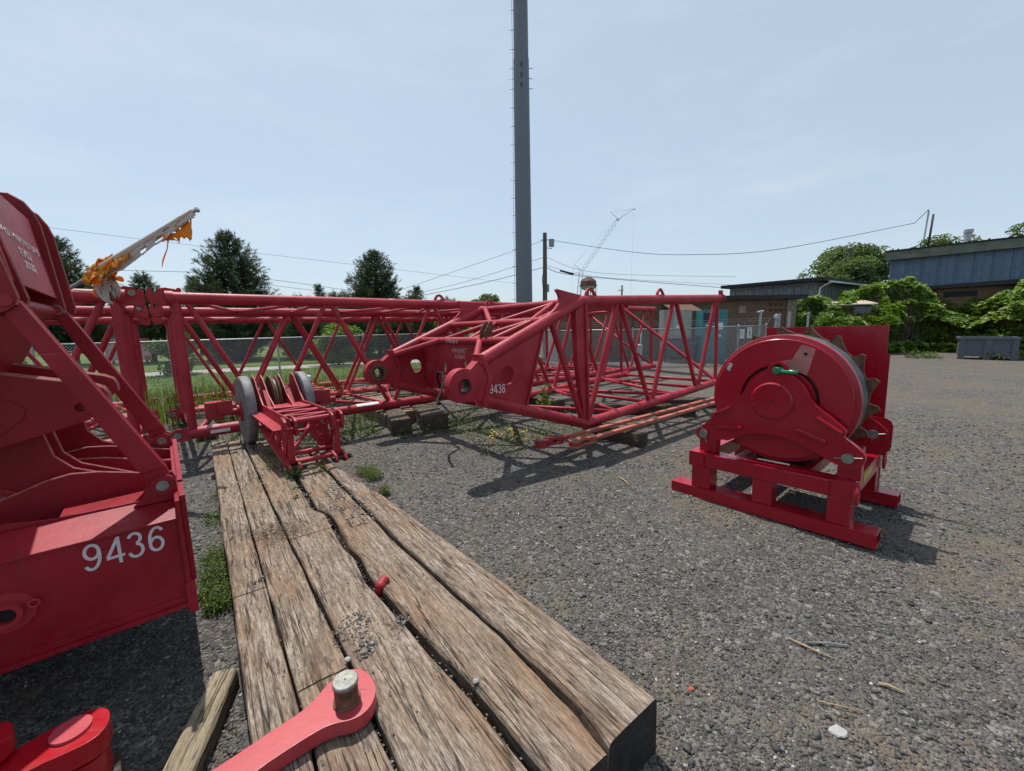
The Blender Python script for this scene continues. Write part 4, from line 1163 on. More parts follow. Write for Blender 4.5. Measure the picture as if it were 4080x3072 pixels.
# head: deck, sheave cheeks, sheave
MB().box(0.01, TW - 0.01, 1.12, 1.50, 0.872, 0.885).build('head_deck', RED, TIP)
for xs in (0.12, 0.36):
    ck = [(1.20, 0.885), (1.55, 1.02), (1.85, 1.24), (1.98, 1.29), (2.08, 1.20), (2.08, 0.92), (1.95, 0.75), (1.5, 0.78)]
    MB().plate(ck, xs - 0.008, xs + 0.008, (), 'yz').build('sheave_cheek', RED, TIP, 0.002)
    MB().plate([(1.38, 0.886), (1.46, 0.886), (1.66, 1.09), (1.62, 1.10)], (xs - 0.06 if xs < 0.2 else xs + 0.01), (xs - 0.01 if xs < 0.2 else xs + 0.06), (), 'yz').build('stiffener', RED_OLD, TIP)
MB().lathe([(0.03, -0.045), (0.30, -0.045), (0.345, -0.05), (0.35, -0.035), (0.30, -0.012), (0.30, 0.012), (0.35, 0.035), (0.345, 0.05), (0.30, 0.045), (0.03, 0.045)], (0.24, 1.86, 0.93), 'x', 44).build('sheave', RUST, TIP)
MB().lathe([(0.302, -0.011), (0.312, -0.004), (0.312, 0.004), (0.302, 0.011)], (0.24, 1.86, 0.93), 'x', 44).build('sheave_groove', STEEL, TIP)
for xs in (-0.13, TW + 0.11):
    wm = MB().lathe([(0.05, -0.065), (0.46, -0.065), (0.495, -0.058), (0.505, -0.04), (0.505, 0.04), (0.495, 0.058), (0.46, 0.065), (0.05, 0.065), (0.05, -0.065)], (xs, 1.86, 0.803), 'x', 56)
    wo = wm.build('wheel', GREY_WHEEL, TIP)
    sx = -0.075 if xs < 0 else 0.075
    MB().lathe([(0.0, 0.0), (0.15, 0.0), (0.15, -0.02 if xs < 0 else 0.02), (0.09, -0.022 if xs < 0 else 0.022), (0.09, -0.05 if xs < 0 else 0.05), (0, -0.05 if xs < 0 else 0.05)], (xs + sx * 0.9, 1.86, 0.803), 'x', 24).build('hub_plate', RED_OLD, wo)
MB().tube((-0.62, 1.86, 0.803), (TW + 0.62, 1.86, 0.803), 0.045, 16).build('axle', RED, TIP)
for xs, sg in ((-0.52, -1), (TW + 0.42, 1)):
    MB().box(xs - 0.10, xs + 0.10, 1.76, 1.92, 0.74, 0.98).build('bracket_box', RED_OLD, TIP, 0.006)
    MB().box(xs - 0.09 - 0.12 * sg, xs + 0.09 - 0.12 * sg, 1.72, 1.735, 0.80, 0.99).build('bracket_plate', RED, TIP, 0.003)
MB().box(TW + 0.10, TW + 0.46, 1.80, 1.90, 1.005, 1.02).build('lamp_shelf', RED_OLD, TIP, 0.003)
lamp = MB().tube((TW + 0.22, 1.86, 1.02), (TW + 0.22, 1.86, 1.10), 0.028, 14).build('lamp_stem', STEEL_DULL, TIP)
MB().tube((TW + 0.22, 1.86, 1.10), (TW + 0.22, 1.86, 1.145), 0.058, 18).build('lamp_collar', RED_OLD, lamp)
MB().lathe([(0.052, 0.0), (0.056, 0.02), (0.054, 0.075), (0.04, 0.09), (0.0, 0.095)], (TW + 0.22, 1.86, 1.145), 'z', 20).build('lamp_lens', WHITE, lamp)

# ================================================================== FOREGROUND LINKS
EB = thing('eye_bar', 'faded red eye bar lying across the mat with a steel pin standing in its eye', 'eye bar', (0, 0, 0.306))
ebo = [(-1.62, 0.83), (-1.144, 1.285), (-1.018, 1.425), (-0.925, 1.518), (-0.895, 1.58), (-0.876, 1.655), (-0.834, 1.712), (-0.766, 1.741), (-0.693, 1.696), (-0.648, 1.64), (-0.634, 1.59), (-0.637, 1.537), (-0.662, 1.496), (-0.704, 1.473), (-0.76, 1.463), (-0.81, 1.44), (-0.895, 1.366), (-0.987, 1.276), (-1.45, 0.72)]
MB().plate(soften(ebo), 0.0, 0.066, [circ(-0.752, 1.565, 0.05, 24)], 'xy').build('bar', RED_LINK, EB, 0.004)
MB().tube((-0.752, 1.565, -0.004), (-0.752, 1.565, 0.155), 0.0492, 32).build('pin', RUST, EB)
MB().lathe([(0.0, 0.0), (0.004, 0.0), (0.005, 0.004), (0.050, 0.004), (0.054, 0.0), (0.054, -0.012), (0.050, -0.016), (0.0, -0.016)], (-0.752, 1.565, 0.168), 'z', 36).build('pin_head', STEEL, EB)
MB().lathe([(0.049, 0.0), (0.058, 0.0), (0.058, 0.006), (0.055, 0.008), (0.049, 0.008)], (-0.752, 1.565, 0.066), 'z', 28).build('pin_washer', RUST, EB)

CL = thing('chain_link', 'bright red chain link plates with a scuffed flush pin, bottom left corner', 'chain link', (0, 0, 0.26))
cl1 = [(-2.13, 1.12), (-1.952, 1.308), (-1.888, 1.405), (-1.837, 1.470), (-1.783, 1.509), (-1.735, 1.503), (-1.692, 1.468), (-1.664, 1.424), (-1.662, 1.374), (-1.708, 1.325), (-1.80, 1.262), (-1.93, 1.02)]
MB().plate(soften(cl1), 0.075, 0.16, [circ(-1.787, 1.405, 0.052, 24)], 'xy').build('upper_plate', RED_BRIGHT, CL, 0.010)
MB().plate([(-1.83 + (a + 1.83) * 0.92, 1.36 + (b - 1.36) * 0.92) for a, b in soften(cl1)], -0.05, 0.06, (), 'xy').build('lower_plate', RED_BRIGHT, CL, 0.008)
MB().tube((-1.787, 1.405, -0.08), (-1.787, 1.405, 0.150), 0.046, 24).tube((-1.787, 1.405, 0.161), (-1.787, 1.405, 0.172), 0.061, 32).tube((-1.787, 1.405, 0.172), (-1.787, 1.405, 0.1725), 0.006, 10).build('pin', paint('scuffed_pin_paint', (0.42, 0.03, 0.05), (0.40, 0.06, 0.07), 0.45, 0.60, (0.30, 0.30, 0.30), 0.1), CL)
nose = [(-1.99 + 0.085 * math.cos(a), 1.285 + 0.085 * math.sin(a)) for a in np.linspace(math.radians(-60), math.radians(140), 12)] + [(-2.2, 1.15), (-2.05, 0.98)]
MB().plate(nose, 0.175, 0.25, (), 'xy').build('next_link', RED_BRIGHT, CL, 0.01)
MB().tube((-2.035, 1.27, 0.25), (-2.035, 1.27, 0.262), 0.03, 16).build('pin', BLACK_STEEL, CL)
block('dark timber packing under the bright red chain link', -1.83, 1.37, AR(44), 0.34, 0.16, 0.18, WOOD_DARK, 0.0, None, 13)

# ================================================================== DRUM ON STAND (right)
WIN = thing('drum_stand', 'glossy red rope drum on a welded red skid frame, steel plate behind it', 'winch drum', (1.889, 4.632, -0.012), rot3(-0.868, 0.022, -0.001))
SL, SW = 1.852, 1.397
for y0_ in (0.0, SW - 0.205):
    MB().recttube(0, SL, y0_, y0_ + 0.205, 0.0, 0.128, 0.010).build('skid', RED_NEW, WIN, 0.006)
for y0_ in (0.012, SW - 0.193):
    for xa, xb in ((0.235, 0.445), (0.868, 1.045), (1.49, 1.665)):
        MB().box(xa, xb, y0_, y0_ + 0.18, 0.128, 0.380).build('leg', RED_NEW, WIN, 0.012)
for y0_ in (0.0, SW - 0.2):
    MB().box(0.375, 1.505, y0_ + 0.003, y0_ + 0.197, 0.383, 0.536).build('frame_beam', RED_NEW, WIN, 0.014)
for xa, xb in ((0.208, 0.374), (1.506, 1.673)):
    MB().recttube(xa, xb, -0.004, SW + 0.004, 0.376, 0.541, 0.010, 1).box(xa + 0.01, xb - 0.01, 0.0, 0.004, 0.385, 0.53).build('frame_beam', RED_NEW, WIN, 0.012)
# pin supports
for yy in (0.105, 1.275):
    for xa, xb, dz in ((0.275, 0.46, 0.88), (1.53, 1.70, 0.88)):
        MB().box(xa, xb, yy, yy + (0.11 if yy < 1 else 0.06), 0.541, dz - 0.04).build('pin_support', RED_NEW, WIN, 0.005)
CX_, CZ_ = 0.995, 1.20
arm = [(0.268, 0.80), (0.252, 0.757), (0.268, 0.705), (0.315, 0.668), (0.385, 0.652), (0.44, 0.665), (0.50, 0.705), (0.56, 0.722), (0.60, 0.715), (0.66, 0.757), (0.76, 0.815), (0.86, 0.847), (1.0, 0.858), (1.12, 0.845), (1.25, 0.808), (1.40, 0.738), (1.53, 0.672), (1.60, 0.648), (1.66, 0.650), (1.71, 0.69), (1.732, 0.755), (1.722, 0.805), (1.655, 0.87), (1.565, 0.935), (1.585, 0.962), (1.583, 0.995), (1.49, 1.08), (1.375, 1.165), (1.32, 1.225), (1.285, 1.30), (1.24, 1.375), (1.185, 1.428), (1.135, 1.456), (1.115, 1.46), (1.112, 1.53), (1.09, 1.562), (1.055, 1.585), (1.01, 1.583), (0.965, 1.56), (0.94, 1.52), (0.935, 1.468), (0.87, 1.43), (0.80, 1.365), (0.755, 1.295), (0.72, 1.235), (0.66, 1.165), (0.55, 1.07), (0.45, 1.0), (0.435, 0.955), (0.36, 0.875)]
for yy in (0.048, 1.185):
    MB().plate(soften(arm, 1), yy, yy + 0.05, [circ(1.03, 1.512, 0.045, 16)]).build('bearing_bracket', RED_NEW, WIN, 0.006)
    for px_ in ((0.348, 0.757), (1.613, 0.752)):
        MB().tube((px_[0], yy - 0.03, px_[1]), (px_[0], yy + 0.20, px_[1]), 0.042, 20).tube((px_[0], yy - 0.034, px_[1]), (px_[0], yy - 0.02, px_[1]), 0.046, 20).build('pin', STEEL, WIN)
        dr = (0.035, -0.10) if px_[0] < 1 else (0.10, 0.02)
        MB().path([(px_[0] - dr[0], yy - 0.012, px_[1] - dr[1]), (px_[0] + dr[0] * 0.6, yy - 0.012, px_[1] + dr[1] * 0.6), (px_[0] + dr[0], yy - 0.016, px_[1] + dr[1])], 0.006, 6).build('cotter_pin', STEEL, WIN)
for (xa, za), (xb, zb) in (((0.435, 0.985), (0.622, 1.085)), ((0.50, 0.86), (0.74, 0.885)), ((1.365, 1.085), (1.56, 0.965)), ((1.205, 0.955), (1.45, 0.868))):
    MB().bar((xa, 0.036, za), (xb, 0.036, zb), 0.05, 0.032).build('stiffener', RED_NEW, WIN, 0.010)
MB().lathe([(0.0, -0.028), (0.17, -0.028), (0.183, -0.018), (0.185, 0.0), (0.196, 0.012), (0.196, 0.03)], (CX_, 0.05, 1.195), 'y', 48).build('hub_cap', RED_NEW, WIN)
for k in range(8):
    a = 2 * math.pi * (k + 0.5) / 8
    MB().tube((CX_ + 0.158 * math.cos(a), 0.008, 1.195 + 0.158 * math.sin(a)), (CX_ + 0.158 * math.cos(a), 0.026, 1.195 + 0.158 * math.sin(a)), 0.0115, 8).build('bolt', RED_NEW, WIN)
MB().tube((CX_, 0.0195, 1.195), (CX_, 0.024, 1.195), 0.011, 12).build('centre_plug', BLACK_STEEL, WIN)
# flange (dished), core, ratchet, rear flange
MB().lathe([(0.0, 0.15), (0.312, 0.15), (0.312, 0.20), (0.340, 0.20), (0.340, 0.155), (0.345, 0.15), (0.592, 0.15), (0.597, 0.155), (0.597, 0.185), (0.634, 0.192), (0.638, 0.198), (0.638, 0.26), (0.50, 0.262)], (CX_ + 0.02, 0.0, CZ_), 'y', 96).build('flange', RED_NEW, WIN)
MB().lathe([(0.3125, 0.199), (0.3395, 0.199)], (CX_ + 0.02, 0, CZ_), 'y', 60).build('seal_gap', BLACK_STEEL, WIN)
MB().lathe([(0.5, 0.262), (0.628, 0.262), (0.632, 0.30), (0.632, 0.50), (0.628, 0.518), (0.5, 0.518)], (CX_ + 0.02, 0, CZ_), 'y', 96).build('brake_band', ROPE_GREY, WIN)
rat = []
NT = 17
for k in range(NT):
    a0 = math.radians(60 - 21.176 * k)
    for da, rr in ((0.0, 0.705), (-0.05, 0.725), (-0.10, 0.69), (-0.24, 0.640), (-0.345, 0.638)):
        rat.append((CX_ + 0.02 + rr * math.cos(a0 + da), CZ_ + rr * math.sin(a0 + da)))
MB().plate(rat, 0.52, 0.552, (), 'xz').build('ratchet_ring', RUST, WIN)
MB().tube((CX_ + 0.02, 0.553, CZ_), (CX_ + 0.02, 1.0, CZ_), 0.46, 48).build('drum_core', ROPE_GREY, WIN)
MB().lathe([(0.2, 0.0), (0.53, 0.0), (0.53, 0.05), (0.2, 0.05)], (CX_ + 0.02, 1.0, CZ_), 'y', 72).build('flange', RED_NEW, WIN)
MB().box(0.50, 1.645, 1.345, 1.357, 0.545, 1.895).build('back_plate', RED_NEW, WIN, 0.002)
MB().box(1.575, 1.672, 1.338, 1.343, 0.60, 1.592).build('back_plate_flange', RED_NEW, WIN, 0.002)
rl = [(1.42, 0.54), (1.70, 0.54), (1.745, 0.58), (1.755, 0.62), (1.755, 0.85), (1.735, 0.90), (1.69, 0.925), (1.60, 0.925), (1.42, 0.97)]
MB().plate(rl, 1.255, 1.272).build('rear_lug', RED_NEW, WIN, 0.003)
# cradle pieces under the drum
MB().box(0.62, 0.70, 0.25, 1.1, 0.40, 0.52).box(1.22, 1.30, 0.25, 1.1, 0.40, 0.52).build('cradle_beam', RED_NEW, WIN, 0.006)
MB().box(0.75, 1.20, 0.45, 0.95, 0.47, 0.62).build('saddle', BLACK_STEEL, WIN, 0.01)
# dusty patch, sticker, small bolts on the flange
MB().plate([(1.19, 1.745), (1.30, 1.705), (1.245, 1.45), (1.14, 1.50), (1.09, 1.51), (1.04, 1.585), (1.12, 1.60), (1.15, 1.67)], 0.1478, 0.149).build('worn_paint_patch', DUSTY, WIN)
MB().tube((1.225, 0.14, 1.655), (1.225, 0.15, 1.655), 0.014, 12).tube((1.50, 0.14, 1.06), (1.50, 0.15, 1.06), 0.014, 12).tube((0.62, 0.14, 0.88), (0.62, 0.15, 0.88), 0.012, 12).build('plug', BLACK_STEEL, WIN)
MB().plate([(0.515, 1.475), (0.545, 1.548), (0.582, 1.535), (0.552, 1.455)], 0.1476, 0.149).build('sticker', plain('scuffed_sticker', (0.55, 0.50, 0.52), 0.5, 0, 0.6, 70, 0), WIN)
MB().box(1.6735, 1.676, 0.42, 0.82, 0.44, 0.515).build('label_plate', YELLOW_LABEL, WIN)
# green shackle through the top eye
sk = MB().tube((1.03, 0.02, 1.50), (1.03, 0.125, 1.50), 0.022, 16)
sk.lathe([(0.0, -0.03), (0.03, -0.026), (0.036, -0.01), (0.036, 0.0), (0.0, 0.002)], (1.03, 0.025, 1.50), 'y', 16)
shk = sk.build('shackle_pin', GREEN_SHACKLE, WIN)
bow = [(1.03, 0.028, 1.50)] + [(1.06 + 0.12 * math.sin(a) ** 0.8, 0.028 + 0.045 * (1 - math.cos(a)), 1.492 - 0.012 * math.sin(a)) for a in np.linspace(0.1, math.pi - 0.1, 12)] + [(1.03, 0.118, 1.50)]
MB().path(bow, 0.017, 10).build('shackle_bow', GREEN_SHACKLE, shk)
for yy in (0.02, 1.36):
    pts = [(1.70 + 0.0, yy + 0.055 * math.sin(a) * 0.75, 0.44 + 0.085 * math.cos(a)) for a in np.linspace(0, 2 * math.pi, 21)]
    MB().path(pts, 0.0135, 8).build('lifting_ring', RED_NEW, WIN)
    MB().box(1.672, 1.715, yy - 0.03, yy + 0.03, 0.50, 0.545).build('ring_bracket', RED_NEW, WIN, 0.008)
MB().box(1.60, 1.672, SW - 0.03, SW + 0.0, 0.13, 0.55).build('corner_plate', RED_NEW, WIN, 0.003)

# ================================================================== FLAG on its pole
FL = thing('torn_flag', 'tattered orange and grey flag wound round a leaning pole above the left boom', 'flag', (-5.95, 5.45, 2.45))
fb, ft = Vector((0, 0, 0)), Vector((2.06, -0.10, 1.02))
MB().tube(fb, ft, 0.022, 10, 0.014).build('pole', STEEL_DULL, FL)
MB().lathe([(0.0, -0.03), (0.03, -0.02), (0.035, 0.0), (0.02, 0.03), (0, 0.035)], tuple(ft), 'z', 12).build('pole_tip', STEEL_DULL, FL)
def cloth(name, t0, t1, w0, w1, mat, seed, amp=0.03, nx=34, ny=10, edge=0.25, drop=(0.0, 0.0, -1.0)):
    vs = []
    d = (ft - fb)
    for i in range(nx + 1):
        s_ = i / nx
        p = fb + d * (t0 + (t1 - t0) * s_)
        wd = (w0 + (w1 - w0) * s_) * (1 + edge * noise.noise(Vector((s_ * 9, seed, 0))) + edge * 0.8 * noise.noise(Vector((s_ * 31, seed, 3))))
        for j in range(ny + 1):
            v_ = j / ny
            off = Vector(drop).normalized() * (wd * v_)
            wig = Vector((noise.noise(Vector((s_ * 5, v_ * 3, seed))), noise.noise(Vector((s_ * 5, v_ * 3, seed + 9))) + 0.25, noise.noise(Vector((s_ * 6, v_ * 4, seed + 17))))) * amp * (0.4 + v_)
            vs.append(p + off + wig + Vector((0, -0.03, 0.03)))
    fs = []
    for i in range(nx):
        for j in range(ny):
            hole = noise.noise(Vector((i * 0.33, j * 0.45, seed + 40.0)))
            if hole > 0.36 and j > 1:
                continue
            fs.append((i * (ny + 1) + j, i * (ny + 1) + j + 1, (i + 1) * (ny + 1) + j + 1, (i + 1) * (ny + 1) + j))
    mb = MB(); mb.add(vs, fs, True)
    o = mb.build(name, mat, FL)
    so = o.modifiers.new('thickness', 'SOLIDIFY'); so.thickness = 0.004
    return o
def cloth_mat(name, col, col2, tr):
    mt, nd, ln, bs = nmat(name)
    n = noise_tex(nd, ln, mapped(nd, ln, 6.0), 1.0, 5)
    c = mix(nd, ln, n, col, col2)
    ln.new(c, bs.inputs['Base Color'])
    bs.inputs['Roughness'].default_value = 0.85
    t = nd.new('ShaderNodeBsdfTranslucent')
    ln.new(c, t.inputs['Color'])
    ms = nd.new('ShaderNodeMixShader')
    ms.inputs[0].default_value = tr
    ln.new(bs.outputs[0], ms.inputs[1]); ln.new(t.outputs[0], ms.inputs[2])
    ln.new(ms.outputs[0], nd['Material Output'].inputs['Surface'])
    return mt
CL_OR = cloth_mat('orange_cloth', (0.85, 0.30, 0.02), (0.88, 0.42, 0.03), 0.5)
CL_YE = cloth_mat('yellow_orange_cloth', (0.85, 0.50, 0.07), (0.75, 0.26, 0.03), 0.5)
CL_GR = cloth_mat('grey_cloth', (0.52, 0.44, 0.38), (0.68, 0.60, 0.53), 0.3)
cloth('furled_cloth', 0.36, 0.985, 0.24, 0.13, CL_GR, 2, 0.025, 44, 8, 0.10, (0.30, -0.35, -1))
MB().tube(fb + (ft - fb) * 0.36 + Vector((0, -0.01, -0.01)), fb + (ft - fb) * 0.975, 0.060, 12, 0.040).build('rolled_cloth', CL_GR, FL)
cloth('orange_strip', 0.34, 0.55, 0.26, 0.16, CL_YE, 6, 0.04, 30, 7, 0.35, (0.35, -0.7, -1))
cloth('orange_corner', 0.77, 0.975, 0.17, 0.36, CL_OR, 5, 0.03, 22, 14, 0.16, (-0.02, -0.12, -1))
cloth('yellow_bundle', 0.235, 0.44, 0.18, 0.15, CL_YE, 12, 0.11, 26, 12, 0.3, (0.2, -0.6, -0.9))
cloth('orange_tatter', 0.25, 0.43, 0.30, 0.22, CL_OR, 23, 0.09, 28, 16, 0.35, (0.1, 0.1, -1))
cloth('grey_tatter', 0.29, 0.37, 0.38, 0.30, CL_GR, 31, 0.10, 16, 14, 0.6, (0.30, 0.0, -1))
cloth('yellow_wrap', 0.24, 0.42, -0.08, -0.06, CL_YE, 44, 0.07, 20, 8, 0.5, (0.1, -0.3, -1))
MB().path([fb + (ft - fb) * 0.80 + Vector((0.0, 0, -0.10)), fb + (ft - fb) * 0.79 + Vector((-0.02, 0, -0.24)), fb + (ft - fb) * 0.76 + Vector((-0.03, 0, -0.34)), fb + (ft - fb) * 0.745 + Vector((-0.03, 0, -0.42))], [0.008, 0.006, 0.009, 0.003], 6).build('loose_thread', CL_OR, FL)

# ================================================================== FENCES
def chainlink(label, pts, hgt, barbed=False, group='chain link fences', step=3.05, dens=0.078, wr=0.0045, skip_first=False):
    root = thing('chain_link_fence', label, 'fence', (pts[0][0], pts[0][1], 0), None, group)
    ox, oy = pts[0]
    for (xa, ya), (xb, yb) in zip(pts, pts[1:]):
        a, b = Vector((xa - ox, ya - oy, 0)), Vector((xb - ox, yb - oy, 0))
        L = (b - a).length
        d = (b - a) / L
        n = max(1, round(L / step))
        for i in range(n + 1):
            p = a + d * (L * i / n)
            pm = MB().tube(p, p + Vector((0, 0, hgt + 0.05)), 0.035, 10)
            pm.lathe([(0.04, 0.0), (0.038, 0.02), (0.02, 0.04), (0, 0.045)], (p.x, p.y, hgt + 0.045), 'z', 10)
            po = pm.build('post', STEEL_DULL, root)
            if barbed:
                MB().bar(p + Vector((0, 0, hgt + 0.05)), p + Vector((-d.y, d.x, 0)) * -0.18 + Vector((0, 0, hgt + 0.34)), 0.03, 0.02).build('barb_arm', RUST if i % 2 else STEEL_DULL, root)
        MB().tube(a + Vector((0, 0, hgt)), b + Vector((0, 0, hgt)), 0.024, 10).build('top_rail', STEEL_DULL, root)
        if barbed:
            for k in (0.12, 0.21, 0.30):
                pts_ = [a + d * (L * i / 12) + Vector((-d.y, d.x, 0)) * -(k * 0.55) + Vector((0, 0, hgt + 0.05 + k - 0.03 * abs(math.sin(i * 1.7)))) for i in range(13)]
                MB().path(pts_, 0.005, 5).build('barbed_wire', STEEL_DULL, root)
        # woven mesh: two families of slanting wires
        vs, fs = [], []
        hh = hgt - 0.04
        m_ = int((L + hh) / dens)
        for fam in (1, -1):
            for i in range(m_):
                s0 = i * dens - (hh if fam > 0 else 0)
                s1 = s0 + fam * hh
                z0, z1 = 0.03, 0.03 + hh
                sa, sb = s0, s1
                lo, hi = 0.0, L
                def clip(sa, za, sb, zb):
                    t0, t1 = 0.0, 1.0
                    ds = sb - sa
                    for bnd, sgn in ((lo, 1), (hi, -1)):
                        va, vb = (sa - bnd) * sgn, (sb - bnd) * sgn
                        if va < 0 and vb < 0: return None
                        if va < 0: t0 = max(t0, va / (va - vb))
                        elif vb < 0: t1 = min(t1, va / (va - vb))
                    if t0 >= t1: return None
                    return (sa + ds * t0, za + (zb - za) * t0, sa + ds * t1, za + (zb - za) * t1)
                c = clip(sa, z0, sb, z1)
                if not c: continue
                p, q_ = a + d * c[0] + Vector((0, 0, c[1])), a + d * c[2] + Vector((0, 0, c[3]))
                nrm = Vector((-d.y, d.x, 0))
                sd = (q_ - p).normalized().cross(nrm)
                bb = len(vs)
                off = nrm * (0.004 * fam)
                for pt in (p, q_):
                    vs += [pt + off + sd * wr, pt + off - sd * wr * 0.5 + nrm * wr * 0.87, pt + off - sd * wr * 0.5 - nrm * wr * 0.87]
                for k in range(3):
                    fs.append((bb + k, bb + (k + 1) % 3, bb + 3 + (k + 1) % 3, bb + 3 + k))
        me = bpy.data.meshes.new('wire_mesh')
        me.from_pydata(vs, [], fs)
        o = link('wire_mesh', me, STEEL_DULL, root)
        o['kind'] = 'stuff'
    return root
chainlink('long galvanised chain link fence between the booms and the lawn', [fence_pt(-15.2), fence_pt(14.2)], 1.65)
chainlink('chain link fence topped with barbed wire in front of the brown block building', [(2.1, 18.0), (8.6, 18.0)], 1.66, True)
chainlink('chain link fence carrying two notices, beside the teal cabinet', [(8.6, 18.0), (12.7, 20.4)], 1.70, True)
chainlink('short return of chain link fence left of the brown block building', [(2.1, 18.0), (1.7, 20.6)], 1.66)
# notices
nd_ = Vector((4.1, 2.4, 0)).normalized()
nrot = rot3(math.atan2(nd_.y, nd_.x))
for t, lab, hc in ((2.55, 'white notice with green header on the fence beside the drum', (0.03, 0.20, 0.10)), (3.15, 'white notice with black antenna symbol on the fence beside the drum', None)):
    p = Vector((8.6, 18.0, 0)) + nd_ * t
    root = thing('notice', lab, 'sign', (p.x + 0.05, p.y - 0.08, 1.12), nrot, 'notices on the fence')
    MB().box(-0.19, 0.19, 0, 0.008, 0, 0.52).build('board', WHITE_FRAME, root)
    if hc:
        MB().box(-0.19, 0.19, -0.004, -0.001, 0.44, 0.52).build('header', plain('green_header', hc, 0.6, 0, 0.1, 5, 0), root)
        MB().box(-0.15, 0.05, -0.004, -0.001, 0.30, 0.33).box(-0.15, 0.12, -0.004, -0.001, 0.22, 0.24).box(-0.15, 0.1, -0.004, -0.001, 0.14, 0.16).build('text_lines', CAB_GREY, root)
    else:
        MB().plate([(-0.06, 0.16), (-0.02, 0.16), (0, 0.30), (0.02, 0.16), (0.06, 0.16), (0.012, 0.38), (-0.012, 0.38)], -0.004, -0.001).build('antenna_symbol', DARK, root)
        MB().box(-0.13, 0.13, -0.004, -0.001, 0.45, 0.47).box(-0.1, 0.1, -0.004, -0.001, 0.09, 0.11).build('text_lines', CAB_GREY, root)

# ================================================================== BUILDINGS
def brown_building():
    r = thing('block_building', 'low brown rough block building with black flat roof behind the butt section', 'building', (2.3, 21.6, 0))
    MB().box(0, 7.0, 0, 6, 0, 2.95).build('wall', BLOCK, r)
    MB().box(7.0, 12.5, 0.6, 6, 0, 3.05).build('wall', BLOCK, r)
    MB().box(12.5, 13.0, 0.5, 6, 0, 3.02).build('pilaster', plain('pale_concrete_pilaster', (0.20, 0.16, 0.12), 0.9, 0, 0.3, 6), r)
    MB().box(-0.1, 7.1, -0.12, 6, 2.952, 3.06).build('roof', ROOF_BLACK, r)
    MB().box(7.11, 13.4, 0.30, 6, 3.053, 3.27).build('roof', ROOF_BLACK, r)
    for xx in (1.9, 3.0, 4.05, 5.0):
        MB().box(xx, xx + 0.03, -0.012, -0.001, 0.02, 2.93).build('expansion_joint', DARK, r)
    # hood over a vent
    MB().add([(5.55, 0, 2.92), (7.0, 0, 2.92), (7.3, -1.0, 2.48), (5.85, -1.0, 2.48), (5.55, 0, 2.88), (7.0, 0, 2.88), (7.3, -1.0, 2.44), (5.85, -1.0, 2.44)], [(0, 3, 2, 1), (4, 5, 6, 7), (0, 1, 5, 4), (1, 2, 6, 5), (2, 3, 7, 6), (3, 0, 4, 7)]).build('hood', RUST, r)
    MB().box(9.95, 10.35, 0.57, 0.598, 2.35, 2.72).build('patch', plain('patched_brick', (0.28, 0.22, 0.18), 0.9, 0, 0.4, 20), r)
    for k in range(6):
        MB().tube((11.7 + 0.28 * (k % 3), 0.55, 2.78 - 0.3 * (k // 3)), (11.7 + 0.28 * (k % 3), 0.62, 2.78 - 0.3 * (k // 3)), 0.085, 14).build('vent_pipe', BARK, r)
brown_building()

def cabinet(label, x0, x1, y, z0, z1, mat, dep=0.7):
    r = thing('equipment_cabinet', label, 'cabinet', (x0, y, 0), None, 'equipment cabinets')
    W_ = x1 - x0
    MB().box(0, W_, 0, dep, z0, z1).build('body', mat, r, 0.01)
    return r, W_
c, W_ = cabinet('tall teal equipment cabinet behind the fence, left of the drum', 9.02, 10.2, 19.35, 0.0, 2.48, TEAL)
MB().box(0.03, W_ * 0.52, -0.015, -0.002, 1.2, 2.36).build('door', TEAL, c, 0.004)
MB().box(0.04, W_ * 0.5, -0.02, -0.0155, 1.9, 2.34).build('louvre', plain('dark_teal_louvre', (0.008, 0.02, 0.03), 0.5, 0, 0.3, 20, 0), c)
MB().box(W_ * 0.55, W_ - 0.03, -0.015, -0.002, 0.9, 2.36).build('door', TEAL, c, 0.004)
MB().box(0.02, W_ - 0.02, -0.012, -0.002, 0.08, 0.86).build('panel', TEAL, c, 0.004)
MB().box(W_ * 0.62, W_ * 0.82, -0.02, -0.016, 1.55, 1.88).build('warning_sticker', WHITE, c)
MB().box(W_ * 0.62, W_ * 0.78, -0.02, -0.016, 1.22, 1.32).build('warning_sticker', WHITE, c)
MB().tube((W_ * 0.2, -0.02, 1.42), (W_ * 0.2, 0.0, 1.42), 0.07, 14).build('lock', BLACK_STEEL, c)
c, W_ = cabinet('pale grey equipment cabinet under the rusty hood, left of the teal one', 7.35, 8.72, 19.8, 1.15, 2.52, CAB_GREY, 0.6)
MB().box(0.5, W_ - 0.05, -0.012, -0.002, 1.3, 2.45).build('door', plain('pale_green_door', (0.30, 0.33, 0.28), 0.5, 0, 0.15, 5, 0), c, 0.004)
MB().box(0.62, 0.98, -0.02, -0.013, 1.62, 1.78).build('label_plate', WHITE, c)
for xx in (0.05, W_ - 0.12):
    MB().box(xx, xx + 0.07, 0.1, 0.5, 0.0, 1.14).build('stand_leg', CAB_GREY, c)
c, W_ = cabinet('dark grey meter cabinet below the pale grey cabinet', 7.5, 8.9, 19.72, 0.25, 1.10, plain('slate_cabinet', (0.05, 0.055, 0.07), 0.5, 0, 0.2, 6, 0), 0.5)
MB().box(0.05, 0.55, -0.012, -0.002, 0.3, 1.05).box(0.62, 1.32, -0.012, -0.002, 0.3, 1.05).build('door', plain('slate_door', (0.07, 0.075, 0.09), 0.5, 0, 0.2, 6, 0), c, 0.004)
for xx in (0.1, W_ - 0.2):
    MB().box(xx, xx + 0.1, 0.1, 0.4, 0.0, 0.248).build('stand_leg', CAB_GREY, c)
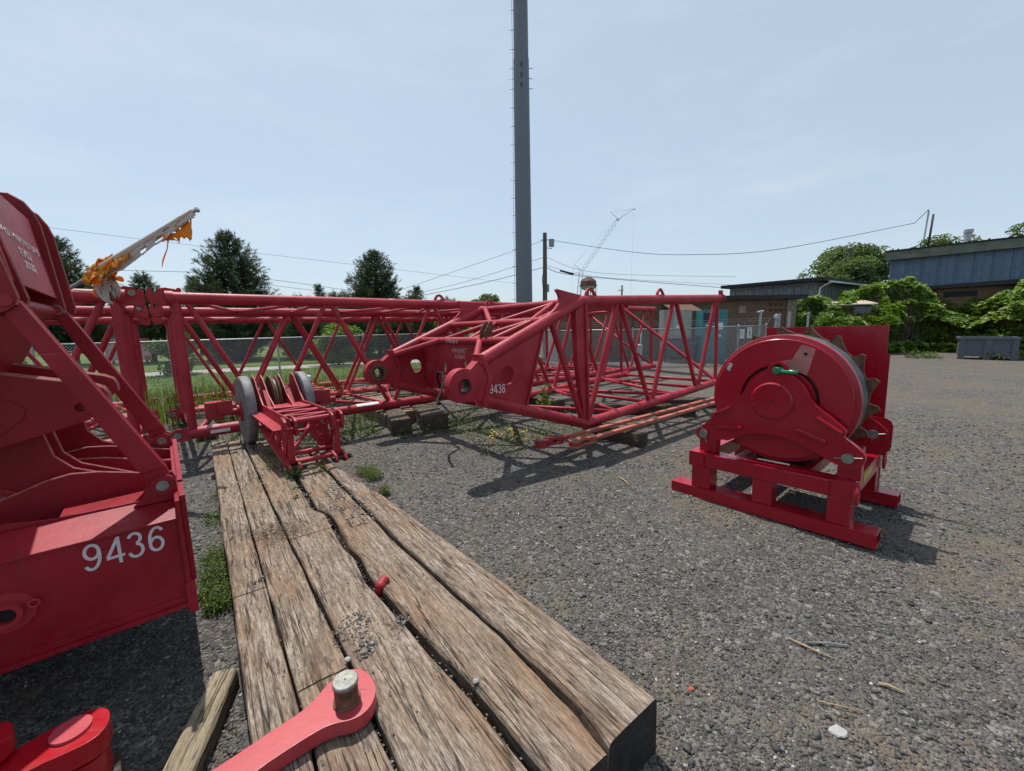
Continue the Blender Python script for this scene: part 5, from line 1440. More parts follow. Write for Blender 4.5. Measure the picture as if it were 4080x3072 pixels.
g = thing('gas_meter', 'pale grey gas regulator with curved pipe behind the barbed fence', 'meter', (6.05, 19.2, 0))
MB().lathe([(0.0, 0.95), (0.10, 0.94), (0.13, 0.90), (0.13, 0.45), (0.09, 0.40), (0.07, 0.35), (0.07, 0.02), (0, 0.02)], (0, 0, 0), 'z', 18).build('body', STEEL_DULL, g)
MB().path([(-0.05, 0, 0.5), (-0.22, 0, 0.45), (-0.28, 0, 0.3), (-0.28, 0, 0.02)], 0.03, 8).build('pipe', STEEL_DULL, g)
MB().tube((0.08, 0.1, 0.0), (0.08, 0.1, 1.75), 0.03, 10).build('riser', STEEL_DULL, g)
for i, (x_, y_, h_) in enumerate(((12.25, 20.2, 2.35), (12.9, 20.0, 2.1), (13.6, 20.1, 2.3), (14.6, 20.2, 2.25), (13.25, 20.3, 2.2))):
    lab = ['grey vent pipe with tee head above the fence, left end of the pipe group', 'second grey pipe of the group above the fence, with round cap', 'third grey pipe of the group above the fence', 'rightmost grey post above the drum plate, beside the vines', 'short grey pipe in the middle of the group above the fence'][i]
    r = thing('vent_pipe', lab, 'pipe', (x_, y_, 0), None, 'pipes behind the fence')
    MB().tube((0, 0, 0), (0, 0, h_), 0.06 if i < 3 else 0.05, 12).build('riser', STEEL_DULL, r)
    if i == 0:
        MB().tube((-0.18, 0, h_ - 0.02), (0.12, 0, h_ + 0.04), 0.055, 12).build('tee', STEEL_DULL, r)
    elif i == 1:
        MB().lathe([(0.10, 0), (0.12, 0.08), (0.08, 0.2), (0, 0.24)], (0, 0, h_ - 0.1), 'z', 14).build('cap', STEEL_DULL, r)
    else:
        MB().lathe([(0.07, 0), (0.07, 0.04), (0, 0.05)], (0, 0, h_), 'z', 12).build('cap', STEEL_DULL, r)

def grey_building():
    r = thing('board_building', 'weathered grey board building with low black roof above the block building', 'building', (18.15, 24.6, 0), rot3(AR(33.9)))
    MB().box(0.05, 11, 0.05, 5.2, 0, 4.15).build('wall', GREY_BOARD, r)
    for k in range(13):
        y0_ = 0.055 + 0.395 * k
        MB().box(0.012 * (k % 3), 0.0495, y0_, y0_ + 0.37, 0.2, 4.12).build('board', GREY_BOARD, r)
    for k in range(20):
        x0_ = 0.055 + 0.54 * k
        MB().box(x0_, x0_ + 0.51, 0.012 * (k % 2), 0.0495, 0.2, 4.12).build('board', GREY_BOARD, r)
    MB().box(-0.45, 11.4, -0.45, 5.6, 4.153, 4.36).build('roof', ROOF_BLACK, r, 0.02)
    MB().box(-0.05, -0.001, 0.052, 5.1, 3.98, 4.15).build('eave_board', GREY_BOARD, r)
    wd = MB().box(-0.03, -0.001, 1.75, 3.15, 2.75, 3.42).build('window', WHITE_FRAME, r)
    MB().box(-0.04, -0.031, 1.83, 2.42, 2.83, 3.34).build('pane', GLASS, wd)
    MB().box(-0.04, -0.031, 2.48, 3.07, 2.83, 3.34).build('pane', GLASS, wd)
    MB().path([(0.6, -0.5, 4.1), (0.35, -0.25, 3.95), (0.15, -0.08, 3.75), (0.12, -0.07, 1.5)], 0.055, 8).build('downpipe', WHITE_FRAME, r)
    MB().bar((0.3, -0.5, 4.12), (11.2, -0.5, 4.10), 0.12, 0.1).build('gutter', WHITE_FRAME, r)
grey_building()

def blue_building():
    r = thing('metal_building', 'tall blue ribbed metal building at upper right above the vines', 'building', (24.5, 27.0, 0), rot3(AR(-45)))
    L = 16.0
    zr = lambda x: 6.1 + 0.012 * x
    MB().plate([(0.02, 0), (L, 0), (L, zr(L) - 0.02), (0.02, zr(0.02) - 0.02)], 0.06, 9.0).build('wall', BLUE_METAL, r)
    k = 0
    x = 0.0
    while x < L - 0.1:
        w_ = 0.72
        mb = MB()
        zt = zr(x) - 0.03
        mb.box(x + 0.004, x + w_ - 0.004, 0.03, 0.0595, 0.1, zt)
        mb.plate([(x + 0.03, 0.03), (x + 0.05, -0.02), (x + 0.11, -0.02), (x + 0.13, 0.03)], 0.12, zt - 0.01, (), 'xy')
        mb.plate([(x + 0.38, 0.03), (x + 0.39, 0.015), (x + 0.43, 0.015), (x + 0.44, 0.03)], 0.12, zt - 0.01, (), 'xy')
        mb.build('panel', BLUE_METAL, r)
        x += w_
        k += 1
    MB().add([(-0.25, -0.35, zr(-0.25)), (L, -0.35, zr(L)), (L, -0.35, zr(L) - 0.52), (-0.25, -0.35, zr(-0.25) - 0.52), (-0.25, 0.05, zr(-0.25)), (L, 0.05, zr(L)), (L, 0.05, zr(L) - 0.52), (-0.25, 0.05, zr(-0.25) - 0.52)],
             [(0, 1, 2, 3), (4, 7, 6, 5), (0, 4, 5, 1), (3, 2, 6, 7), (0, 3, 7, 4)]).build('fascia', FASCIA, r)
    MB().add([(-0.3, -0.45, zr(-0.3) + 0.015), (L, -0.45, zr(L) + 0.015), (L, 9, zr(L) + 0.015), (-0.3, 9, zr(-0.3) + 0.015), (-0.3, -0.45, zr(-0.3) + 0.075), (L, -0.45, zr(L) + 0.075), (L, 9, zr(L) + 0.075), (-0.3, 9, zr(-0.3) + 0.075)],
             [(0, 3, 2, 1), (4, 5, 6, 7), (0, 1, 5, 4), (1, 2, 6, 5), (2, 3, 7, 6), (3, 0, 4, 7)]).build('roof', ROOF_BLACK, r)
    for i in range(18):
        xx = 0.3 + 0.75 * i
        MB().tube((xx, -0.47, zr(xx) + 0.10), (xx, 8.8, zr(xx) + 0.10), 0.045, 6).build('roof_rib', ROOF_BLACK, r)
    s = MB().tube((3.3, 1.8, 6.1), (3.3, 1.8, 7.15), 0.17, 20)
    s.tube((3.3, 1.8, 7.0), (3.3, 1.8, 7.2), 0.22, 20)
    s.build('flue', STEEL_DULL, r)
    MB().tube((1.62, 0.3, 6.0), (1.68, 0.3, 8.15), 0.055, 10).build('service_mast', BARK, r)
    MB().path([(0.8, 0.2, 6.15), (0.85, 0.2, 6.28), (1.2, 0.2, 6.4), (1.40, 0.2, 6.7), (1.46, 0.2, 8.3), (1.42, 0.2, 8.45)], 0.045, 10).build('conduit', STEEL_DULL, r)
    MB().path([(1.42, 0.2, 8.42), (1.1, 0.1, 8.0), (0.9, 0.0, 7.72), (0.6, 0, 7.70)], 0.02, 6).build('drip_loop', WIRE, r)
blue_building()

def brown_annex():
    r = thing('block_annex', 'brown block annex with black roof edge and dark slot window at right', 'building', (24.57, 24.13, 0), rot3(AR(-45)))
    MB().box(0, 11, 0, 1.85, 0, 3.55).build('wall', BLOCK, r)
    MB().add([(-0.25, -0.3, 3.555), (11, -0.3, 3.68), (11, 1.85, 3.68), (-0.25, 1.85, 3.555), (-0.25, -0.3, 3.73), (11, -0.3, 4.13), (11, 1.85, 4.13), (-0.25, 1.85, 3.73)],
             [(0, 3, 2, 1), (4, 5, 6, 7), (0, 1, 5, 4), (1, 2, 6, 5), (2, 3, 7, 6), (3, 0, 4, 7)]).build('roof', ROOF_BLACK, r)
    MB().box(0.45, 1.75, -0.01, 0.08, 3.05, 3.36).build('slot_window', DARK, r)
    MB().box(1.0, 1.6, -0.03, 0.05, 1.0, 1.14).build('vent', STEEL_DULL, r)
brown_annex()

sh_ = thing('shed', 'small shed with beige sheet roof sunk in the vines', 'shed', (17.6, 22.95, 0))
MB().box(0, 2.5, 0, 0.9, 0, 2.62).build('wall', plain('blue_grey_shed_wall', (0.16, 0.19, 0.21), 0.7, 0, 0.2, 4), sh_)
MB().add([(-0.15, -0.2, 2.66), (2.65, -0.2, 2.70), (2.75, 1.05, 2.98), (0.1, 1.05, 2.94), (-0.15, -0.2, 2.72), (2.65, -0.2, 2.76), (2.75, 1.05, 3.04), (0.1, 1.05, 3.0)],
         [(0, 3, 2, 1), (4, 5, 6, 7), (0, 1, 5, 4), (1, 2, 6, 5), (2, 3, 7, 6), (3, 0, 4, 7)]).build('roof', BEIGE, sh_)

r = thing('far_shed', 'long pale blue-grey metal shed far behind the pine trees', 'building', (-50, 46, 0))
MB().box(0, 44, 0, 12, 0, 4.0).build('wall', BLUE_FAR, r)
MB().box(-0.3, 44.3, -0.3, 12.3, 4.003, 4.15).build('roof', plain('pale_far_roof', (0.45, 0.47, 0.48), 0.6, 0, 0.1, 1, 0), r)
for i in range(58):
    MB().box(0.4 + 0.75 * i, 0.48 + 0.75 * i, -0.06, -0.001, 0.05, 3.95).build('panel_rib', BLUE_FAR, r)
sg = thing('billboard', 'faded pink and red board on the lawn behind the left fence', 'sign', (-24.2, 24.3, 0))
MB().box(0, 2.7, 0, 0.05, 0.25, 1.55).build('board', SIGN_PINK, sg)
MB().box(-0.003, 0.45, -0.006, -0.001, 1.2, 1.55).box(2.25, 2.7, -0.006, -0.001, 1.2, 1.55).box(2.3, 2.7, -0.006, -0.001, 0.25, 0.5).build('red_patch', plain('red_sign_patch', (0.35, 0.08, 0.09), 0.6, 0, 0.1, 3, 0), sg)
for xx in (0.3, 2.3):
    MB().box(xx, xx + 0.09, 0.051, 0.12, 0, 1.4).build('post', BARK, sg)

# grey bulk bin
bn = thing('bulk_bin', 'dark grey plastic bulk bin standing before the vines at the right edge', 'bin', (20.85, 18.95, 0), rot3(AR(-42)))
MB().box(0.05, 1.75, 0.05, 1.15, 0.14, 0.94).build('body', BIN_GREY, bn, 0.02)
for xa, xb in ((0, 0.2), (0.78, 1.02), (1.6, 1.8)):
    MB().box(xa, xb, 0.0, 0.049, 0.0, 0.91).build('pillar', BIN_GREY, bn, 0.012)
MB().box(-0.02, 1.82, -0.02, 0.06, 0.912, 1.02).build('rim', BIN_GREY, bn, 0.01)
MB().box(-0.02, 1.82, 1.14, 1.22, 0.912, 1.02).build('rim', BIN_GREY, bn, 0.01)
for xa in (-0.02, 1.74):
    MB().box(xa, xa + 0.08, 0.061, 1.139, 0.912, 1.02).build('rim', BIN_GREY, bn, 0.01)
for xa, xb in ((0.201, 0.779), (1.021, 1.599)):
    MB().box(xa, xb, 0.01, 0.048, 0.14, 0.26).build('rail', BIN_GREY, bn, 0.01)

# ================================================================== POLES, WIRES, FAR THINGS
mp_ = thing('monopole', 'tall tapered grey steel monopole with step pegs rising out of frame', 'monopole', (0.80, 24.2, 0))
def ngon_ring(r, z, n=12):
    return [(r * math.cos(2 * math.pi * (k + 0.5) / n), r * math.sin(2 * math.pi * (k + 0.5) / n), z) for k in range(n)]
def shaft(z0, z1, r0_, r1_, n=12):
    mb = MB()
    vs = ngon_ring(r0_, z0, n) + ngon_ring(r1_, z1, n)
    return mb.add(vs, [(k, (k + 1) % n, n + (k + 1) % n, n + k) for k in range(n)] + [tuple(range(n - 1, -1, -1)), tuple(range(n, 2 * n))])
shaft(0, 16.0, 0.505, 0.425).build('lower_shaft', GALV_POLE, mp_)
shaft(15.85, 34, 0.404, 0.31).build('upper_shaft', GALV_POLE, mp_)
zz = 3.4
k = 0
while zz < 26:
    rr = 0.505 - 0.08 * zz / 16 if zz < 16 else 0.404 - 0.0052 * (zz - 16)
    MB().tube((-rr * 0.95, -0.02, zz), (-rr - 0.17, -0.02, zz), 0.016, 6).tube((-rr - 0.17, -0.02, zz), (-rr - 0.185, -0.02, zz), 0.035, 6).build('step_peg', STEEL_DULL, mp_)
    if 14.2 < zz < 15.7:
        MB().tube((rr * 0.95, -0.02, zz), (rr + 0.17, -0.02, zz), 0.016, 6).tube((rr + 0.17, -0.02, zz), (rr + 0.185, -0.02, zz), 0.035, 6).build('step_peg', STEEL_DULL, mp_)
        MB().box(-0.02, 0.02, -rr - 0.05, -rr * 0.94, zz - 0.1, zz + 0.1).build('bolt_bracket', BLACK_STEEL, mp_)
    zz += 0.93 if not (14.0 < zz < 15.2) else 0.5
MB().path([(-0.555, -0.04, 0.2), (-0.53, -0.04, 8), (-0.46, -0.04, 15.8), (-0.45, -0.04, 25)], 0.012, 5).build('safety_cable', STEEL_DULL, mp_)

up_ = thing('utility_pole', 'weathered wooden utility pole with floodlight, right of the steel monopole', 'utility pole', (2.49, 30, 0))
MB().tube((0, 0, 0), (0.02, 0, 8.3), 0.19, 12, 0.14).build('pole', POLE_WOOD, up_)
MB().box(0.3, 0.66, -0.25, 0.05, 7.35, 7.85).build('floodlight', CAB_GREY, up_, 0.03)
MB().path([(0.1, 0, 7.3), (0.3, -0.05, 7.25), (0.5, -0.08, 7.22), (0.52, -0.1, 7.36)], 0.03, 6).build('lamp_arm', STEEL_DULL, up_)
MB().tube((-0.25, 0, 7.82), (0.25, 0, 7.82), 0.03, 8).build('crossbar', BLACK_STEEL, up_)
MB().path([(-0.1, -0.17, 5.6), (-0.2, -0.2, 5.2), (-0.14, -0.19, 4.4), (-0.13, -0.19, 1.0)], 0.025, 6).build('conduit', BLACK_STEEL, up_)
MB().box(0.14, 0.3, -0.2, -0.05, 4.2, 4.75).build('meter_box', CAB_GREY, up_)

WG = 'overhead wires'
def wire(label, pts, r=0.016, n=16):
    # smooth through three or more points
    P = [Vector(p) for p in pts]
    out = []
    m_ = len(P)
    for i in range(m_ - 1):
        p0, p1, p2, p3 = P[max(i - 1, 0)], P[i], P[i + 1], P[min(i + 2, m_ - 1)]
        for k in range(n):
            t = k / n
            out.append(0.5 * ((2 * p1) + (p2 - p0) * t + (2 * p0 - 5 * p1 + 4 * p2 - p3) * t * t + (3 * p1 - p0 - 3 * p2 + p3) * t ** 3))
    out.append(P[-1])
    o = MB().path(out, r * 0.72, 5).build('overhead_wire', WIRE)
    return tag(o, label, 'wire', WG)
wire('long overhead wire sagging from the wooden pole to the mast on the blue building', [(2.74, 30.0, 7.83), (8.13, 27.5, 6.47), (11.4, 26.0, 6.02), (16.12, 25.5, 6.15), (24.95, 26.6, 7.70)], 0.022)
wire('highest thin wire crossing the left sky above the flag', [(-26, 21.0, 7.55), (-17.2, 28.0, 6.99), (0.32, 36.0, 5.45)], 0.012)
wire('second wire at left passing behind the flag bundle and the larger pine', [(-36, 30, 6.5), (-22.87, 30.0, 6.05), (-17.77, 32.0, 5.59), (-12.93, 34.0, 4.9), (-8.13, 36.0, 4.3)], 0.02)
wire('third wire at left just below the second, between the two pines', [(-18.5, 31.0, 5.25), (-12.93, 33.5, 4.55), (-8.3, 36.0, 4.1)], 0.018)
wire('top wire running left from the wooden pole past the monopole', [(2.35, 30.0, 7.77), (-3.47, 31.0, 6.1), (-9.5, 32.4, 4.45)], 0.018)
wire('middle wire running left from the wooden pole', [(2.40, 30.0, 6.63), (-3.62, 32.0, 5.2), (-9.5, 34.2, 4.25)], 0.018)
wire('lowest wire running left from the wooden pole', [(2.44, 30.0, 5.95), (-2.2, 32.0, 5.11), (-9.0, 34.4, 4.15)], 0.028)
wire('upper wire running right from the wooden pole behind the far crane', [(2.6, 30.0, 6.63), (7.24, 33.0, 5.82), (20.56, 38.0, 5.86)], 0.016)
wire('middle wire running right from the wooden pole over the water tower', [(2.6, 30.0, 6.08), (7.24, 33.0, 5.5), (20.61, 38.0, 5.12)], 0.016)
wire('thick lowest cable running right from the wooden pole, with a black sleeve', [(2.6, 30.0, 5.93), (5.6, 32.0, 5.50), (20.62, 38.0, 4.80)], 0.03)
sv = MB().tube((3.7, 30.75, 5.79), (4.75, 31.45, 5.60), 0.075, 8).build('cable_sleeve', WIRE)
tag(sv, 'black splice sleeve on the thick cable right of the wooden pole', 'cable sleeve')

r = thing('far_pole', 'thin far utility pole right of the water tower', 'utility pole', (16.1, 60, 0))
MB().tube((0, 0, 0), (0, 0, 7.2), 0.17, 8, 0.13).tube((-0.6, 0, 6.5), (0.25, 0, 6.5), 0.05, 6).build('pole', POLE_WOOD, r)
r = thing('far_pole', 'dark pole with insulators rising by the tree left of the blue building', 'utility pole', (31.5, 39, 0), None)
MB().tube((0, 0, 0), (0, 0, 8.2), 0.16, 8).lathe([(0, 0), (0.22, 0.1), (0.22, 0.25), (0, 0.4)], (0, 0, 8.1), 'z', 10).build('pole', POLE_WOOD, r)
MB().tube((1.8, 0, 0), (1.8, 0, 7.3), 0.1, 8).tube((1.2, 0, 7.1), (2.8, 0, 7.25), 0.08, 6).build('lamp_standard', STEEL_DULL, r)

wt = thing('water_tower', 'rusty brown water tower on thin legs far beyond the butt section', 'water tower', (28.1, 150, 0))
MB().lathe([(0.0, 18.3), (0.6, 18.15), (2.0, 17.4), (2.8, 16.6), (2.85, 15.2), (2.8, 14.9)], (0, 0, 0), 'z', 32).build('tank', RUST_TANK, wt)
MB().lathe([(2.8, 14.9), (2.5, 14.1), (1.6, 13.5), (0.3, 13.25), (0, 13.2)], (0, 0, 0), 'z', 32).build('belly', TANK_PALE, wt)
MB().lathe([(2.85, 14.9), (3.2, 14.9), (3.2, 15.2), (2.85, 15.2)], (0, 0, 0), 'z', 32).build('balcony', RUST, wt)
for a in range(4):
    an = math.pi / 4 + a * math.pi / 2 + 0.3
    MB().tube((3.3 * math.cos(an), 3.3 * math.sin(an), 0), (2.75 * math.cos(an), 2.75 * math.sin(an), 15), 0.16, 8).build('leg', TANK_PALE, wt)
MB().tube((0, 0, 0), (0, 0, 13.3), 0.35, 10).build('riser', TANK_PALE, wt)
for a in range(4):
    an, an2 = math.pi / 4 + a * math.pi / 2 + 0.3, math.pi / 4 + (a + 1) * math.pi / 2 + 0.3
    MB().tube((3.1 * math.cos(an), 3.1 * math.sin(an), 6), (2.9 * math.cos(an2), 2.9 * math.sin(an2), 12), 0.06, 5).tube((3.0 * math.cos(an), 3.0 * math.sin(an), 11.5), (3.0 * math.cos(an2), 3.0 * math.sin(an2), 11.5), 0.06, 5).build('tie_rod', TANK_PALE, wt)

fc = thing('far_crane', 'pale far lattice crane with long raised jib beyond the water tower', 'crane', (25.2, 150, 0))
def truss(root, p0, p1, wd, n, r1, r2, name):
    p0, p1 = Vector(p0), Vector(p1)
    d = (p1 - p0).normalized()
    s_ = d.cross(Vector((0, 1, 0))).normalized() * wd / 2
    yv = Vector((0, wd / 2, 0))
    cs = [s_ + yv, s_ - yv, -s_ - yv, -s_ + yv]
    mb = MB()
    for c_ in cs:
        mb.tube(p0 + c_, p1 + c_, r1, 5)
    for i in range(n):
        a, b = p0 + (p1 - p0) * (i / n), p0 + (p1 - p0) * ((i + 1) / n)
        for u, v in ((0, 3), (1, 2), (0, 1), (3, 2)):
            mb.tube(a + cs[u], b + cs[v], r2, 4, cap=False) if i % 2 else mb.tube(a + cs[v], b + cs[u], r2, 4, cap=False)
    mb.build(name, CRANE_PALE, root)
truss(fc, (-1.6, 0, 0), (0.3, 0, 20.0), 1.3, 16, 0.06, 0.03, 'mast')
truss(fc, (0.6, 0, 20.2), (13.0, 0, 37.6), 0.95, 22, 0.055, 0.028, 'jib')
MB().tube((13.2, 0, 37.7), (18.6, 0, 43.4 - 2.4), 0.10, 5).tube((13.0, 0, 37.9), (10.4, 0, 40.0), 0.10, 5).tube((10.4, 0, 40.0), (18.6, 0, 41.0), 0.045, 4).tube((12.7, 0, 37.3), (13.7, 0, 38.0), 0.3, 6).tube((18.2, 0, 40.9), (19.1, 0, 41.1), 0.2, 6).build('fly_jib', CRANE_PALE, fc)
MB().tube((0.4, 0, 20.2), (-2.2, 0, 22.6), 0.11, 5).tube((0.4, 0, 20.0), (-3.0, 0, 19.4), 0.09, 5).build('rear_strut', CRANE_PALE, fc)
MB().tube((-2.2, 0, 22.6), (13.0, 0, 38.0), 0.04, 4).tube((-2.2, 0, 22.6), (-3.0, 0, 19.4), 0.05, 4).tube((-3.0, 0, 19.4), (-3.0, 0, 2), 0.04, 4).tube((-0.2, 0, 18), (-2.4, 0, 4), 0.05, 4).tube((18.6, 0, 41), (18.1, 0, 3), 0.03, 4).build('pendant_lines', CRANE_PALE, fc)

# ================================================================== TREES
def pine(label, base, hgt, rad, seed, n_whorl=26, per=8, start=0.10, group='pine trees', tuft=24, nl=0.36):
    rng = np.random.default_rng(seed)
    root = thing('pine_tree', label, 'tree', base, None, group)
    tp = [(0, 0, 0), (0.05, 0.02, hgt * 0.4), (0.02, 0.05, hgt * 0.75), (0, 0, hgt * 0.98)]
    MB().path(tp, [0.17, 0.13, 0.07, 0.02], 8).build('trunk', BARK, root)
    mb = MB()
    pts, dirs, shade = [], [], []
    for wv in range(n_whorl):
        f = start + (0.99 - start) * wv / (n_whorl - 1)
        z = hgt * f
        R = rad * min(1.0, (1 - f) ** 0.72 * 1.05 + 0.03) * (0.55 + 0.45 * min(1, f / 0.25))
        k = max(3, int(per * (0.45 + (1 - f))))
        a0 = rng.random() * 6.28
        for b in range(k):
            a = a0 + 2 * math.pi * b / k + rng.normal() * 0.25
            L = R * rng.uniform(0.62, 1.12)
            rise = rng.uniform(0.15, 0.55) + 0.9 * f
            p0 = np.array([0, 0, z])
            d = np.array([math.cos(a), math.sin(a), rise * 0.35])
            p1 = p0 + d * L * 0.6
            p2 = p0 + np.array([math.cos(a) * L, math.sin(a) * L, L * rise * 0.75 + 0.10])
            if L > 0.35:
                mb.path([tuple(p0), tuple(p1), tuple(p2)], [0.03, 0.02, 0.008], 4)
            m_ = max(3, int(L * 5.2))
            for i in range(m_):
                t = 0.28 + 0.72 * (i + rng.random() * 0.5) / m_
                q0 = (1 - t) ** 2 * p0 + 2 * t * (1 - t) * p1 + t * t * p2
                for s_ in range(3):
                    off = rng.normal(size=3) * 0.13 * (0.5 + L * 0.3)
                    dd = np.array([math.cos(a), math.sin(a), 0.75]) + rng.normal(size=3) * 0.55
                    pts.append(q0 + off); dirs.append(dd)
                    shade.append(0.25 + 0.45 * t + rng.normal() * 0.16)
    mb.build('branches', BARK, root)
    pts, dirs, shade = np.array(pts), unit(np.array(dirs)), np.array(shade)
    n = len(pts)
    # every tuft: an upright candle of thin needles
    P = np.repeat(pts, tuft, 0); D = np.repeat(dirs, tuft, 0)
    t = rng.random((n * tuft, 1))
    st = P + D * (t * 0.26)
    nd = unit(D * 0.7 + rng.normal(size=(n * tuft, 3)) * 0.75)
    sd = unit(np.cross(nd, rng.normal(size=(n * tuft, 3))))
    ln_ = nl * (0.6 + 0.5 * rng.random((n * tuft, 1))) * 0.55
    wv = 0.0105
    vs = np.stack([st - sd * wv, st + sd * wv, st + nd * ln_], 1).reshape(-1, 3)
    fs = np.arange(len(vs)).reshape(-1, 3)
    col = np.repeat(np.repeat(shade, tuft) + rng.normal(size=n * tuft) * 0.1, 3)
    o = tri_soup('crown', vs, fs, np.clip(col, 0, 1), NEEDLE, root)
    return root
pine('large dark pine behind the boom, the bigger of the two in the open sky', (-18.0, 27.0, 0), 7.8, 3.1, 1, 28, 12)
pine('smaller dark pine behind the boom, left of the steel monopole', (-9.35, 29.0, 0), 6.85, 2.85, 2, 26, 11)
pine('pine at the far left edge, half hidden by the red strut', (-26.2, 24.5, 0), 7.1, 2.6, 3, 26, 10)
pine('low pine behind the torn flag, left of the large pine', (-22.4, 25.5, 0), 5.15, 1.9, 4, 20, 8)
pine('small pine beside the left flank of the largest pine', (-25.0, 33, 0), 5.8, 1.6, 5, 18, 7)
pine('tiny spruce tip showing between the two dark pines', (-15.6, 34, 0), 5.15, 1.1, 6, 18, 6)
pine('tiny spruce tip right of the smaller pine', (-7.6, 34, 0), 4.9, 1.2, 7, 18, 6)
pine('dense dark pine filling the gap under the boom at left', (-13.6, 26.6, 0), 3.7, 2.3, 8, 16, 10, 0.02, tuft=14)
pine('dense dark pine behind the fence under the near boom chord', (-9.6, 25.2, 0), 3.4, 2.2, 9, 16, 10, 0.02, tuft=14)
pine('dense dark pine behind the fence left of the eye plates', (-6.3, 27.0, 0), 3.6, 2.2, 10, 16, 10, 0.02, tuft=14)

for i, (x_, y_, h_, r_, lab) in enumerate((
        (-17.2, 25.4, 3.4, 2.4, 'dense low pine in front of the large pine trunk'),
        (-11.6, 27.4, 3.9, 2.4, 'dense low pine behind the yellow-green bush'),
        (-7.9, 28.4, 3.6, 2.2, 'dense low pine at the foot of the smaller pine'),
        (-4.4, 28.6, 3.5, 2.2, 'dense low pine behind the far eye plate'),
        (-28.5, 22.0, 4.2, 2.6, 'dense pine at the far left, seen between the strut arms'))):
    pine(lab, (x_, y_, 0), h_, r_, 40 + i, 16, 10, 0.01, tuft=14)

def broadleaf(label, base, hgt, rx, ry, seed, nleaf=5200, size=0.26, mat=LEAF, z0=0.25, group='broadleaf trees', name='broadleaf_tree', lobes=16):
    rng = np.random.default_rng(seed)
    root = thing(name, label, 'tree' if name.endswith('tree') else 'bush', base, None, group)
    mb = MB().path([(0, 0, 0), (0.06, 0.03, hgt * 0.3), (0, 0, hgt * 0.7)], [0.16 * hgt / 6, 0.12 * hgt / 6, 0.03], 8)
    cs = []
    for k in range(lobes):
        a = rng.random() * 6.28
        f = rng.random() ** 0.5
        zz_ = z0 + (1 - z0) * rng.random()
        wid = math.sqrt(max(0.05, 1 - ((zz_ - 0.55) / 0.55) ** 2))
        c_ = np.array([rx * f * wid * math.cos(a) * 0.8, ry * f * wid * math.sin(a) * 0.8, hgt * zz_ * 0.92])
        cs.append((c_, rng.uniform(0.22, 0.42) * min(rx, hgt * 0.5)))
        mb.path([(0, 0, hgt * 0.3), tuple(c_ * 0.6 + np.array([0, 0, hgt * 0.2])), tuple(c_)], [0.05, 0.03, 0.012], 5)
    mb.build('trunk', BARK, root)
    P, N, C_ = [], [], []
    per = nleaf // lobes
    for c_, r in cs:
        d = rng.normal(size=(per, 3)); d /= np.linalg.norm(d, axis=1, keepdims=True)
        rad = r * (0.45 + 0.6 * rng.random((per, 1)) ** 0.6)
        p = c_ + d * rad * np.array([1.15, 1.15, 0.8])
        P.append(p)
        N.append(d * 0.6 + np.array([0, 0, 0.7]) + rng.normal(size=(per, 3)) * 0.5)
        C_.append(0.35 + 0.35 * d[:, 2] * 0 + rng.normal(size=per) * 0.2 + rng.normal() * 0.1)
    P, N, C_ = np.concatenate(P), np.concatenate(N), np.concatenate(C_)
    leaves('crown', P, N, size * (0.7 + 0.6 * rng.random(len(P))), mat, root, C_)
    return root
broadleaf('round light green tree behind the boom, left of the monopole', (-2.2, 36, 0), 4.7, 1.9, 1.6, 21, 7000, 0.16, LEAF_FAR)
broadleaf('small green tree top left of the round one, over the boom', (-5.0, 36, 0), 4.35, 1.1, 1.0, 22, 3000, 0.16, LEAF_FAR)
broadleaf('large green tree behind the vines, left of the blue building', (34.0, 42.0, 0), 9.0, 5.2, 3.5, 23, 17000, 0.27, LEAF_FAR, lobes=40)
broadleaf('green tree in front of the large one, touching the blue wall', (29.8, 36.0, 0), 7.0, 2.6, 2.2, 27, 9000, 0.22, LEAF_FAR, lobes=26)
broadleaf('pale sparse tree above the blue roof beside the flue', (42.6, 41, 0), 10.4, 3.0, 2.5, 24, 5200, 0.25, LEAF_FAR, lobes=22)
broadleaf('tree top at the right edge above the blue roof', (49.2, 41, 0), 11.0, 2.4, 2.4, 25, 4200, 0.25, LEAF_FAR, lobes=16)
broadleaf('yellow-green bush behind the fence in the middle of the boom', (-9.2, 21.5, 0), 2.5, 1.3, 1.0, 26, 2600, 0.15, VINE, 0.12, 'bushes along the fence', 'bush', 12)
broadleaf('green bush behind the fence near the eye plates', (-3.2, 19.2, 0), 2.4, 1.3, 0.9, 28, 2600, 0.16, VINE, 0.10, 'bushes along the fence', 'bush', 12)
broadleaf('green bush at the fence beside the pink board', (-15.4, 18.4, 0), 2.2, 1.3, 0.9, 29, 2200, 0.14, LEAF, 0.10, 'bushes along the fence', 'bush', 12)
broadleaf('leafy bush behind the fence below the monopole', (-0.6, 21.4, 0), 2.7, 1.5, 1.0, 30, 2600, 0.17, VINE, 0.10, 'bushes along the fence', 'bush', 12)

